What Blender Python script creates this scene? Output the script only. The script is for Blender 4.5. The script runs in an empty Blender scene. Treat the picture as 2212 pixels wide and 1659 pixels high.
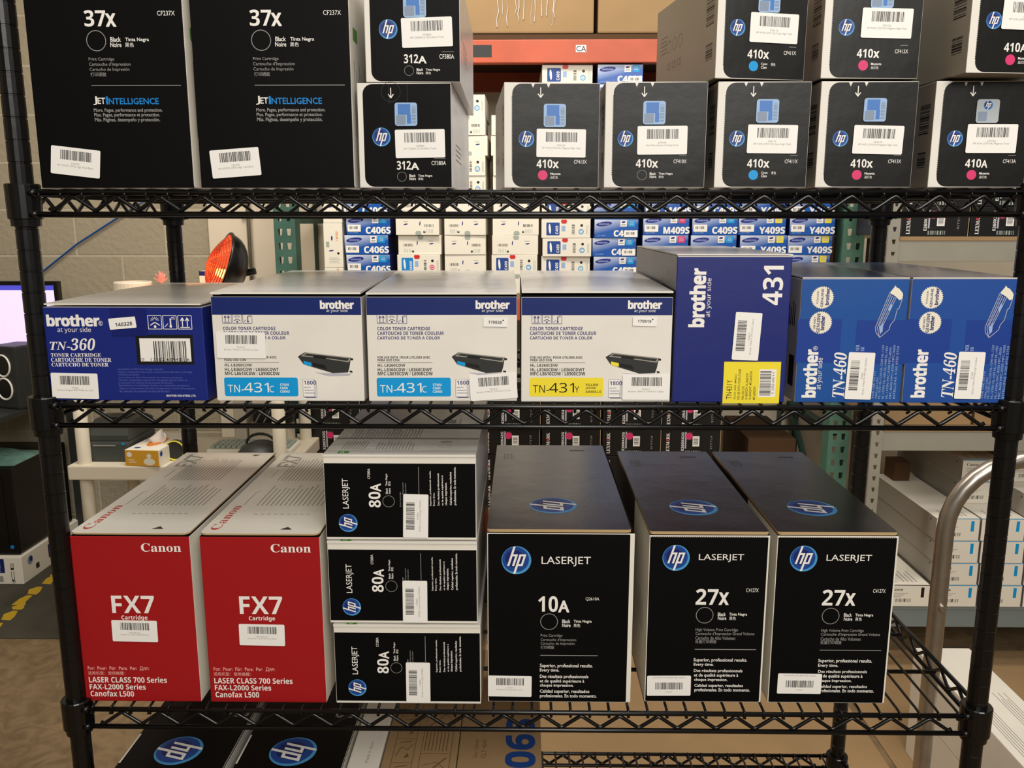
import bpy, bmesh, math, random
from mathutils import Vector, Matrix
random.seed(7)
scn = bpy.context.scene
COL = scn.collection
FL = 1530.0                       # working coordinates: mm, z = 0 at the upper shelf, floor at -FL
def V(x, y, z): return Vector((x/1000, y/1000, (z+FL)/1000))
def lin(r, g, b): return tuple((c/255/12.92 if c/255 <= .04045 else ((c/255+.055)/1.055)**2.4) for c in (r, g, b)) + (1,)

# ---------------------------------------------------------------- camera
cam = bpy.data.cameras.new('camera'); camo = bpy.data.objects.new('camera', cam); COL.objects.link(camo)
yaw, pitch, roll, fpx = -.01425, .18851, -.00019, 1827.35
fw = Vector((math.sin(yaw)*math.cos(pitch), math.cos(yaw)*math.cos(pitch), -math.sin(pitch)))
rt = Vector((math.cos(yaw), -math.sin(yaw), 0)); up = rt.cross(fw)
camo.matrix_world = Matrix(((rt.x, up.x, -fw.x, 0), (rt.y, up.y, -fw.y, 0), (rt.z, up.z, -fw.z, 0), (0, 0, 0, 1)))
camo.location = V(597.8, -1025.5, -34.7)
cam.sensor_width = 36; cam.lens = 36*fpx/2212; cam.clip_start = .05; cam.clip_end = 60
scn.camera = camo
# ---------------------------------------------------------------- world, lamps, exposure
scn.view_settings.view_transform = 'Standard'; scn.view_settings.look = 'None'
scn.view_settings.gamma = 1; scn.view_settings.exposure = 0.0
wd = bpy.data.worlds.new('room_air'); scn.world = wd; wd.use_nodes = True
wd.node_tree.nodes['Background'].inputs[0].default_value = (1, .9, .76, 1)
wd.node_tree.nodes['Background'].inputs[1].default_value = .14
def area(name, loc, look, sx, sy, power, col):
    l = bpy.data.lights.new(name, 'AREA'); l.shape = 'RECTANGLE'; l.size = sx; l.size_y = sy; l.energy = power; l.color = col
    o = bpy.data.objects.new(name, l); COL.objects.link(o); o.location = V(*loc)
    o.rotation_euler = (V(*look)-V(*loc)).to_track_quat('-Z', 'Y').to_euler(); return l
WARM = (1, .955, .9)
area('aisle_lamp', (1300, -2900, 1250), (750, 0, -300), 1.6, 1.2, 82, WARM)
area('overhead_lamp', (1350, -1300, 2100), (700, 300, -300), 2.4, .3, 34, WARM)
area('back_aisle_lamp', (0, 1150, 1900), (100, 2000, -200), 2.2, .4, 40, (1, .92, .81)).spread = 2.3
area('far_aisle_lamp', (2400, 300, 1500), (2300, 1900, -900), .8, .4, 14, WARM)  # added fill light, brightens the grey bay in the right background

# ---------------------------------------------------------------- materials
MATS = {}
def mat(name, rgb, rough=.5, spec=.5, metal=0, emit=None, es=1, noise=0, nscale=30, bump=0, coat=0):
    if name in MATS: return MATS[name]
    m = bpy.data.materials.new(name); m.use_nodes = True; nt = m.node_tree; p = nt.nodes['Principled BSDF']
    c = lin(*rgb)
    p.inputs['Base Color'].default_value = c; p.inputs['Roughness'].default_value = rough
    p.inputs['Specular IOR Level'].default_value = spec; p.inputs['Metallic'].default_value = metal; p.inputs['Coat Weight'].default_value = coat
    if coat: p.inputs['Coat Roughness'].default_value = .22
    if emit: p.inputs['Emission Color'].default_value = lin(*emit); p.inputs['Emission Strength'].default_value = es
    if noise or bump:
        tc = nt.nodes.new('ShaderNodeTexCoord'); n = nt.nodes.new('ShaderNodeTexNoise'); n.inputs['Scale'].default_value = nscale; n.inputs['Detail'].default_value = 5
        nt.links.new(tc.outputs['Object'], n.inputs['Vector'])
        if noise:
            r = nt.nodes.new('ShaderNodeValToRGB'); r.color_ramp.elements[0].position = .3; r.color_ramp.elements[1].position = .7
            r.color_ramp.elements[0].color = tuple(v*(1-noise) for v in c[:3])+(1,); r.color_ramp.elements[1].color = tuple(min(1, v*(1+noise)) for v in c[:3])+(1,)
            nt.links.new(n.outputs['Fac'], r.inputs[0]); nt.links.new(r.outputs[0], p.inputs['Base Color'])
        if bump:
            b = nt.nodes.new('ShaderNodeBump'); b.inputs['Strength'].default_value = bump; b.inputs['Distance'].default_value = .004
            nt.links.new(n.outputs['Fac'], b.inputs['Height']); nt.links.new(b.outputs[0], p.inputs['Normal'])
    MATS[name] = m; return m
PALETTE = dict(white=(238, 234, 226), grey=(150, 148, 144), black=(9, 9, 9), sky=(20, 130, 205), cyan=(0, 150, 215), magenta=(215, 52, 108), yellow=(238, 218, 52),
    dimblue=(95, 105, 175), navytext=(58, 58, 112), darktext=(38, 38, 42), navy=(12, 34, 100), deepblue=(20, 58, 140), cream=(232, 226, 206), paleblue=(150, 175, 215), pink=(235, 170, 160),
    logo_rim=(72, 150, 205), logo_blue=(24, 66, 140), logo_navy=(18, 34, 100), sticker=(240, 237, 230), seal=(150, 180, 215), seal_blue=(70, 120, 190), seal_grey=(130, 145, 165), seal_silver=(170, 178, 182),
    green=(70, 140, 50), red=(205, 34, 34), tan=(176, 146, 100), grey_print=(150, 145, 134), red_print=(190, 60, 60), orange_print=(225, 130, 30), tab_grey=(160, 170, 158),
    samsung_ink=(28, 30, 120), brown_print=(110, 78, 44), pale_print=(180, 178, 190))
def M(k):
    if k in MATS: return MATS[k]
    if k == 'black': return mat('black', PALETTE[k], .45)
    return mat(k, PALETTE[k], .45, .4)
mat('carton_black', (7, 7, 7), .5, .12, bump=.08, nscale=25)
mat('film_black', (17, 16, 14), .36, .3, bump=.2, nscale=16)
mat('carton_white', (226, 221, 210), .5, .4, noise=.04, nscale=12)
mat('film_white', (205, 202, 198), .22, .6, bump=.35, nscale=18)
mat('film_side', (186, 176, 158), .3, .5, noise=.06, nscale=9)
mat('carton_blue', (20, 36, 118), .4, .45, bump=.06, nscale=30)
mat('carton_royal', (18, 32, 108), .4, .5, bump=.1, nscale=22)
mat('carton_azure', (26, 78, 150), .36, .5, bump=.1, nscale=22)
mat('carton_red', (158, 20, 24), .42, .4, bump=.06, nscale=30)
mat('kraft', (156, 128, 92), .8, .2, noise=.06, nscale=6)
mat('kraft_edge', (182, 154, 112), .9, .1)
mat('lid_print', (236, 236, 234), .2, .75, noise=.1, nscale=7, bump=.25)
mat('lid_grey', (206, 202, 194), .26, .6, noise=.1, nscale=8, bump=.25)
mat('lid_black', (20, 22, 26), .25, .6, bump=.3, nscale=10)
mat('royal_side', (74, 74, 90), .35, .5, noise=.1, nscale=10)
mat('lid_blue', (60, 70, 98), .22, .6, noise=.45, nscale=14, bump=.25)
mat('lid_white', (228, 223, 210), .42, .4, noise=.03, nscale=10)
mat('gap', (14, 12, 10), .9, .1)  # near-black colour stands in for the shadow in gaps under lids
mat('epoxy_black', (6, 6, 6), .3, .5)
mat('post_black', (7, 6, 6), .3, .5, bump=.05, nscale=60)
mat('box_white', (232, 226, 210), .5, .4)
mat('rack_green', (62, 96, 84), .5, .4, noise=.2, nscale=12)
mat('rack_mint', (92, 134, 116), .5, .4, noise=.18, nscale=12)
mat('rack_orange', (186, 86, 56), .45, .4, noise=.12, nscale=9)
mat('shelf_grey', (150, 146, 132), .5, .4, noise=.05, nscale=8)
mat('shelf_bluegrey', (120, 130, 128), .5, .4)
mat('plastic_white', (214, 204, 182), .5, .4)
mat('charcoal', (44, 46, 44), .5, .4)
mat('steel', (176, 168, 156), .32, .5, metal=.9, noise=.12, nscale=30)
def blue_print():
    m = mat('print_blue', (255, 255, 255), .35, .4); nt = m.node_tree; p = nt.nodes['Principled BSDF']
    tc = nt.nodes.new('ShaderNodeTexCoord'); sx = nt.nodes.new('ShaderNodeSeparateXYZ'); a = nt.nodes.new('ShaderNodeMath'); a.operation = 'MULTIPLY_ADD'
    r = nt.nodes.new('ShaderNodeValToRGB'); nt.links.new(tc.outputs['Object'], sx.inputs[0])
    nt.links.new(sx.outputs['Z'], a.inputs[0]); a.inputs[1].default_value = 9
    b = nt.nodes.new('ShaderNodeMath'); b.operation = 'MULTIPLY'; b.inputs[1].default_value = -2.2; nt.links.new(sx.outputs['X'], b.inputs[0]); nt.links.new(b.outputs[0], a.inputs[2])
    e = r.color_ramp.elements; e[0].position = .1; e[0].color = lin(22, 84, 168); e[1].position = .62; e[1].color = lin(215, 224, 238)
    nt.links.new(a.outputs[0], r.inputs[0]); nt.links.new(r.outputs[0], p.inputs['Base Color'])
blue_print()

# ---------------------------------------------------------------- mesh builder (mm)
class MB:
    def __init__(s): s.v = []; s.f = []; s.m = []; s.names = []
    def mi(s, k):
        if k not in s.names: s.names.append(k)
        return s.names.index(k)
    def add(s, vs, fs, k):
        o = len(s.v); s.v += [tuple(p) for p in vs]; i = s.mi(k)
        s.f += [tuple(a+o for a in f) for f in fs]; s.m += [i]*len(fs)
    def box(s, x0, x1, y0, y1, z0, z1, k, c=0, faces=None):
        """box with edges chamfered by c; faces = {'front':mat,...} overrides"""
        faces = faces or {}
        bm = bmesh.new(); bmesh.ops.create_cube(bm, size=1)
        for v in bm.verts: v.co = Vector(((x0+x1)/2+v.co.x*(x1-x0), (y0+y1)/2+v.co.y*(y1-y0), (z0+z1)/2+v.co.z*(z1-z0)))
        if c: bmesh.ops.bevel(bm, geom=list(bm.edges), offset=c, segments=2, affect='EDGES', profile=.6)
        bm.normal_update()
        vs = [v.co.copy() for v in bm.verts]; bm.verts.index_update()
        for f in bm.faces:
            n = f.normal; kk = k
            for nm, d in (('front', (0, -1, 0)), ('back', (0, 1, 0)), ('left', (-1, 0, 0)), ('right', (1, 0, 0)), ('top', (0, 0, 1)), ('bottom', (0, 0, -1))):
                if nm in faces and n.dot(Vector(d)) > .8: kk = faces[nm]
            s.add([vs[v.index] for v in f.verts], [tuple(range(len(f.verts)))], kk)
        bm.free()
    def tube(s, pts, r, k, n=8, cap=True, closed=False):
        pts = [Vector(p) for p in pts]; N = len(pts); rings = []
        prev = None
        for i, p in enumerate(pts):
            t = (pts[(i+1) % N]-pts[i-1]) if closed else (pts[min(i+1, N-1)]-pts[max(i-1, 0)])
            t.normalize()
            if prev is None:
                a = Vector((0, 0, 1)) if abs(t.z) < .9 else Vector((1, 0, 0)); u = t.cross(a).normalized()
            else: u = (prev-t*prev.dot(t)).normalized()
            prev = u; w = t.cross(u); rr = r[i] if isinstance(r, (list, tuple)) else r
            rings.append([p+(u*math.cos(2*math.pi*j/n)+w*math.sin(2*math.pi*j/n))*rr for j in range(n)])
        vs = [q for R in rings for q in R]; fs = []
        for i in range(N if closed else N-1):
            for j in range(n): fs.append((i*n+j, i*n+(j+1) % n, ((i+1) % N)*n+(j+1) % n, ((i+1) % N)*n+j))
        if cap and not closed: fs += [tuple(range(n-1, -1, -1)), tuple((N-1)*n+j for j in range(n))]
        s.add(vs, fs, k)
    def lathe(s, prof, cx, cy, k, n=20):
        vs = [(cx+r*math.cos(2*math.pi*j/n), cy+r*math.sin(2*math.pi*j/n), z) for r, z in prof for j in range(n)]
        fs = [(i*n+j, i*n+(j+1) % n, (i+1)*n+(j+1) % n, (i+1)*n+j) for i in range(len(prof)-1) for j in range(n)]
        fs += [tuple(range(n-1, -1, -1)), tuple((len(prof)-1)*n+j for j in range(n))]
        s.add(vs, fs, k)
    def prism(s, pts, y0, y1, k):          # outline in x,z extruded along y
        n = len(pts); vs = [(x, y0, z) for x, z in pts]+[(x, y1, z) for x, z in pts]
        fs = [tuple(range(n)), tuple(range(2*n-1, n-1, -1))]+[(j, j+n, (j+1) % n+n, (j+1) % n) for j in range(n)]
        s.add(vs, fs, k)
    def build(s, name, parent=None, loc=None, rz=0, smooth=False):
        me = bpy.data.meshes.new(name); me.from_pydata([(x/1000, y/1000, z/1000) for x, y, z in s.v], [], s.f)
        for k in s.names: me.materials.append(M(k))
        me.polygons.foreach_set('material_index', s.m)
        if smooth: me.polygons.foreach_set('use_smooth', [True]*len(s.f))
        me.validate(); me.update()
        return link(name, me, parent, loc, rz)
def link(name, me, parent=None, loc=None, rz=0):
    o = bpy.data.objects.new(name, me); COL.objects.link(o)
    if parent: o.parent = parent
    if loc is not None: o.location = V(*loc) if not parent else Vector(loc)/1000
    o.rotation_euler.z = math.radians(rz)
    return o
def tag(o, label, cat, group=None, kind=None):
    o['label'] = label; o['category'] = cat
    if group: o['group'] = group
    if kind: o['kind'] = kind
    return o
def empty(name, loc, rz=0):
    o = bpy.data.objects.new(name, None); COL.objects.link(o); o.location = V(*loc); o.rotation_euler.z = math.radians(rz); return o
def structure(o): o['kind'] = 'structure'; return o
def copy_tree(o, loc, rz, label):
    c = o.copy(); COL.objects.link(c); c.location = V(*loc); c.rotation_euler.z = math.radians(rz); c['label'] = label
    for ch in o.children:
        d = ch.copy(); COL.objects.link(d); d.parent = c
        for g in ch.children:
            e = g.copy(); COL.objects.link(e); e.parent = d
    return c

# ---------------------------------------------------------------- lettering
TC = {}
def mathmap(t, up_, lo, dg):
    out = ''
    for ch in t:
        if 'A' <= ch <= 'Z' and up_: out += chr(up_+ord(ch)-65)
        elif 'a' <= ch <= 'z' and lo: out += chr(lo+ord(ch)-97)
        elif '0' <= ch <= '9' and dg: out += chr(dg+ord(ch)-48)
        else: out += ch
    return out
STY = {'n': (0, 0), 'm': (.008, 0), 'b': (.014, 0), 'h': (0, 0), 'H': (0, 0), 'B': (0, 0), 'F': (0, 0), 's': (0, 0), 'si': (0, 0), 'sI': (0, .22), 'X': (0, 0)}
SPREAD = {'h': .042, 'X': .03, 'B': .035}
def glyphs(t, st):
    """lettering as (verts, faces, width, height) with its ink box moved to 0..1 x 0..1"""
    if (t, st) in TC: return TC[t, st]
    off, sh = STY[st]; s = t
    if st in ('H', 'X', 'B'): s = mathmap(t, 0x1D5D4, 0x1D5EE, 0x1D7EC)
    if st == 'F': s = mathmap(t, 0x1D5A0, 0x1D5BA, 0x1D7E2)
    if st in ('s', 'sI'): s = mathmap(t, 0x1D400, 0x1D41A, 0x1D7CE)
    if st == 'si': s = mathmap(t, 0x1D468, 0x1D482, 0x1D7CE)
    f = bpy.data.curves.new('lettering', 'FONT'); f.body = s; f.size = 1; f.offset = off; f.shear = sh; f.resolution_u = 4 if len(t) < 8 else 2
    if st == 'B': f.space_character = .92
    o = bpy.data.objects.new('lettering', f); me = bpy.data.meshes.new_from_object(o)
    vs = [(v.co.x, v.co.y) for v in me.vertices]; fs = [tuple(p.vertices) for p in me.polygons]
    bpy.data.objects.remove(o); bpy.data.curves.remove(f); bpy.data.meshes.remove(me)
    x0 = min(v[0] for v in vs); x1 = max(v[0] for v in vs); y0 = min(v[1] for v in vs); y1 = max(v[1] for v in vs)
    TC[t, st] = ([((x-x0)/(x1-x0), (y-y0)/(y1-y0)) for x, y in vs], fs, x1-x0, y1-y0)
    return TC[t, st]
class Face:
    """drawing surface on a mesh: origin, u, v in mm; everything printed becomes polygons of that mesh just above its surface"""
    def __init__(s, mb, o, u, v): s.mb = mb; s.o = Vector(o); s.u = Vector(u); s.v = Vector(v); s.n = s.u.cross(s.v); s.k = 0
    def P(s, x, y, l): return s.o+s.u*x+s.v*y+s.n*l
    def lay(s, step=1): s.k += step; return .08+s.k*.002        # later printing lies on top of earlier printing
    def poly(s, pts, k, l=.25):
        l = s.lay(); s.mb.add([s.P(x, y, l) for x, y in pts], [tuple(range(len(pts)))], k)
    def bar(s, x, y, w, h, k, l=.25): s.poly([(x, y), (x+w, y), (x+w, y+h), (x, y+h)], k, l)
    def disc(s, x, y, r, k, l=.25, n=40, r2=None):
        s.poly([(x+r*math.cos(2*math.pi*i/n), y+(r2 or r)*math.sin(2*math.pi*i/n)) for i in range(n)], k, l)
    def ell(s, x, y, a, b, ang, k, l=.3, n=24):
        c, d = math.cos(ang), math.sin(ang)
        s.poly([(x+a*math.cos(t)*c-b*math.sin(t)*d, y+a*math.cos(t)*d+b*math.sin(t)*c) for t in [2*math.pi*i/n for i in range(n)]], k, l)
    def ring(s, x, y, r, wd, k, l=.3, n=44):
        vs = []; fs = []; l = s.lay()
        for i in range(n):
            a = 2*math.pi*i/n; vs += [s.P(x+r*math.cos(a), y+r*math.sin(a), l), s.P(x+(r-wd)*math.cos(a), y+(r-wd)*math.sin(a), l)]
            j = (i+1) % n; fs.append((2*i, 2*j, 2*j+1, 2*i+1))
        s.mb.add(vs, fs, k)
    def line(s, pts, wd, k, l=.32):
        for (x0, y0), (x1, y1) in zip(pts, pts[1:]):
            d = math.hypot(x1-x0, y1-y0) or 1; nx, ny = -(y1-y0)/d*wd/2, (x1-x0)/d*wd/2
            s.poly([(x0-nx, y0-ny), (x1-nx, y1-ny), (x1+nx, y1+ny), (x0+nx, y0+ny)], k, l)
    def text(s, x, y, w, h, t, st, k, rot=0, l=.5):
        if st == 'arrow':
            c = x+w/2
            s.bar(c-w*.07, y, w*.14, h, k, l); s.line([(x+w*.08, y+h*.38), (c, y+h*.04), (x+w*.92, y+h*.38)], w*.16, k, l); return
        vs, fs, _, _ = glyphs(t, st)
        if rot: vs = [(x+w*(1-b), y+h*a) for a, b in vs]
        else: vs = [(x+w*a, y+h*b) for a, b in vs]
        for i, (dx, dy) in enumerate(((-1, -.6), (1, -.6), (-1, .6), (1, .6)) if st in SPREAD else ((0, 0),)):      # heavier weights: the outline repeated with small shifts
            e = SPREAD.get(st, 0)*min(w, h); l = s.lay(8 if st in SPREAD else 1)
            s.mb.add([s.P(a+dx*e, b+dy*e, l) for a, b in vs], fs, k)
    def textw(s, x, y, h, t, st, k, l=.5, maxw=None, rot=0, cx=False):     # natural proportions, height h
        _, _, gw, gh = glyphs(t, st); w = h*gw/gh
        if maxw: w = min(w, maxw)
        if cx: x -= w/2
        s.text(x, y, h if rot else w, w if rot else h, t, st, k, rot, l)
    def logo(s, x, y, r, ang=0, l=.3):
        s.disc(x, y, r, 'logo_rim', l); s.disc(x-r*.05, y+r*.05, r*.9, 'logo_blue', l+.03); s.disc(x-r*.12, y+r*.1, r*.62, 'logo_navy', l+.06)
        c, d = math.cos(ang), math.sin(ang)
        for q in (((-.5, -.42), (-.35, -.42), (-.35, .97), (-.5, .97)), ((-.36, .28), (-.02, .28), (-.02, .42), (-.36, .42)), ((-.17, -.42), (-.02, -.42), (-.02, .3), (-.17, .3)),
                  ((.08, -.97), (.23, -.97), (.23, .42), (.08, .42)), ((.2, .28), (.54, .28), (.54, .42), (.2, .42)), ((.4, -.42), (.54, -.42), (.54, .3), (.4, .3)), ((.2, -.42), (.42, -.42), (.42, -.28), (.2, -.28))):
            p = [(a+.31*b, b) for a, b in q]
            s.poly([(x+r*(a*c-b*d), y+r*(a*d+b*c)) for a, b in p], 'white', l+.1)
    def barcode(s, x, y, w, h, k='black', n=34, seed=1, l=.45, rot=0):
        R = random.Random(seed); p = 0; un = w if not rot else h; k0 = s.k
        cells = [R.choice((1, 1, 2, 3)) for _ in range(n*2)]; tot = sum(cells)
        for i, c in enumerate(cells):
            a = p/tot*un; b = (p+c)/tot*un; p += c
            if i % 2 == 0:
                s.k = k0
                if rot: s.bar(x, y+a, w, b-a, k)
                else: s.bar(x+a, y, b-a, h, k)
    def spec(s, items):
        for it in items:
            k = it[0]
            if k == 'B': s.bar(*it[1:5], it[5], .25)
            elif k == 'T': s.text(*it[1:5], it[5], it[6], it[7])
            elif k == 'R': s.text(*it[1:5], it[5], it[6], it[7], rot=1)
            elif k == 'O': s.ring(it[1], it[2], it[3], it[3]*.07, it[4])
            elif k == 'D': s.disc(it[1], it[2], it[3], it[4])
            elif k == 'L': s.logo(it[1], it[2], it[3])
            elif k == 'M': s.logo(it[1], it[2], it[3], math.pi/2)
def rounded(x, y, w, h, r, n=4):
    pts = []
    for cx, cy, a0 in ((x+w-r, y+r, -90), (x+w-r, y+h-r, 0), (x+r, y+h-r, 90), (x+r, y+r, 180)):
        for i in range(n+1):
            a = math.radians(a0+90*i/n); pts.append((cx+r*math.cos(a), cy+r*math.sin(a)))
    return pts
def faces(mb, w, d, h):
    return dict(front=Face(mb, (0, 0, 0), (1, 0, 0), (0, 0, 1)), top=Face(mb, (0, 0, h), (1, 0, 0), (0, 1, 0)), left=Face(mb, (0, d, 0), (0, -1, 0), (0, 0, 1)), right=Face(mb, (w, 0, 0), (0, 1, 0), (0, 0, 1)))
def sticker(parent, x, z, ang=0, rot=0, text=('CF237X', 'HP CF237X (37X) High Yield Black'), w=58, h=32, seed=1, flip=False, k='sticker', y=-1.5):
    """white barcode sticker on a carton front, centred at x, z"""
    mb = MB(); o = [(a, b) for a, b in rounded(-w/2, -h/2, w, h, 1.6)]
    mb.prism(o, 0, .35, k)
    f = Face(mb, (0, 0, 0), (1, 0, 0), (0, 0, 1))
    b0 = 1.5 if not flip else -h*.18
    f.barcode(-w*.31, b0, w*.64, h*.34, seed=seed, l=.12)
    f.textw(0, b0-h*.16 if not flip else -h*.34, h*.065, text[0], 'n', 'grey', .15, cx=True)
    f.textw(0, b0-h*.27 if not flip else h*.36, h*.085, text[1], 'n', 'grey', .15, maxw=w*.78, cx=True)
    o = mb.build('barcode_sticker', parent, (x, y, z)); o.rotation_euler.y = math.radians(-ang-(90 if rot else 0))
    return o
def seal(parent, x, z, w=26, silver=False):
    mb = MB(); mb.prism(rounded(-w/2, -w/2, w, w, 3), 0, .3, 'seal_silver' if silver else 'seal'); f = Face(mb, (0, 0, 0), (1, 0, 0), (0, 0, 1))
    if silver: f.logo(0, w*.25, w*.2, l=.1); f.poly(rounded(-w*.42, -w*.42, w*.4, w*.4, 1), 'seal_grey', .1)
    else:
        f.bar(-w*.36, -w*.02, w*.56, w*.46, 'seal_blue', .1); f.bar(.04*w, -w*.4, w*.18, w*.4, 'seal_blue', .1)
        f.poly(rounded(-w*.44, -w*.44, w*.42, w*.4, 1), 'seal_grey', .1); f.barcode(w*.26, -w*.38, w*.18, w*.76, 'seal_grey', 12, 3, .1, rot=1)
    return mb.build('security_seal', parent, (x, -1.3, z))

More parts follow.
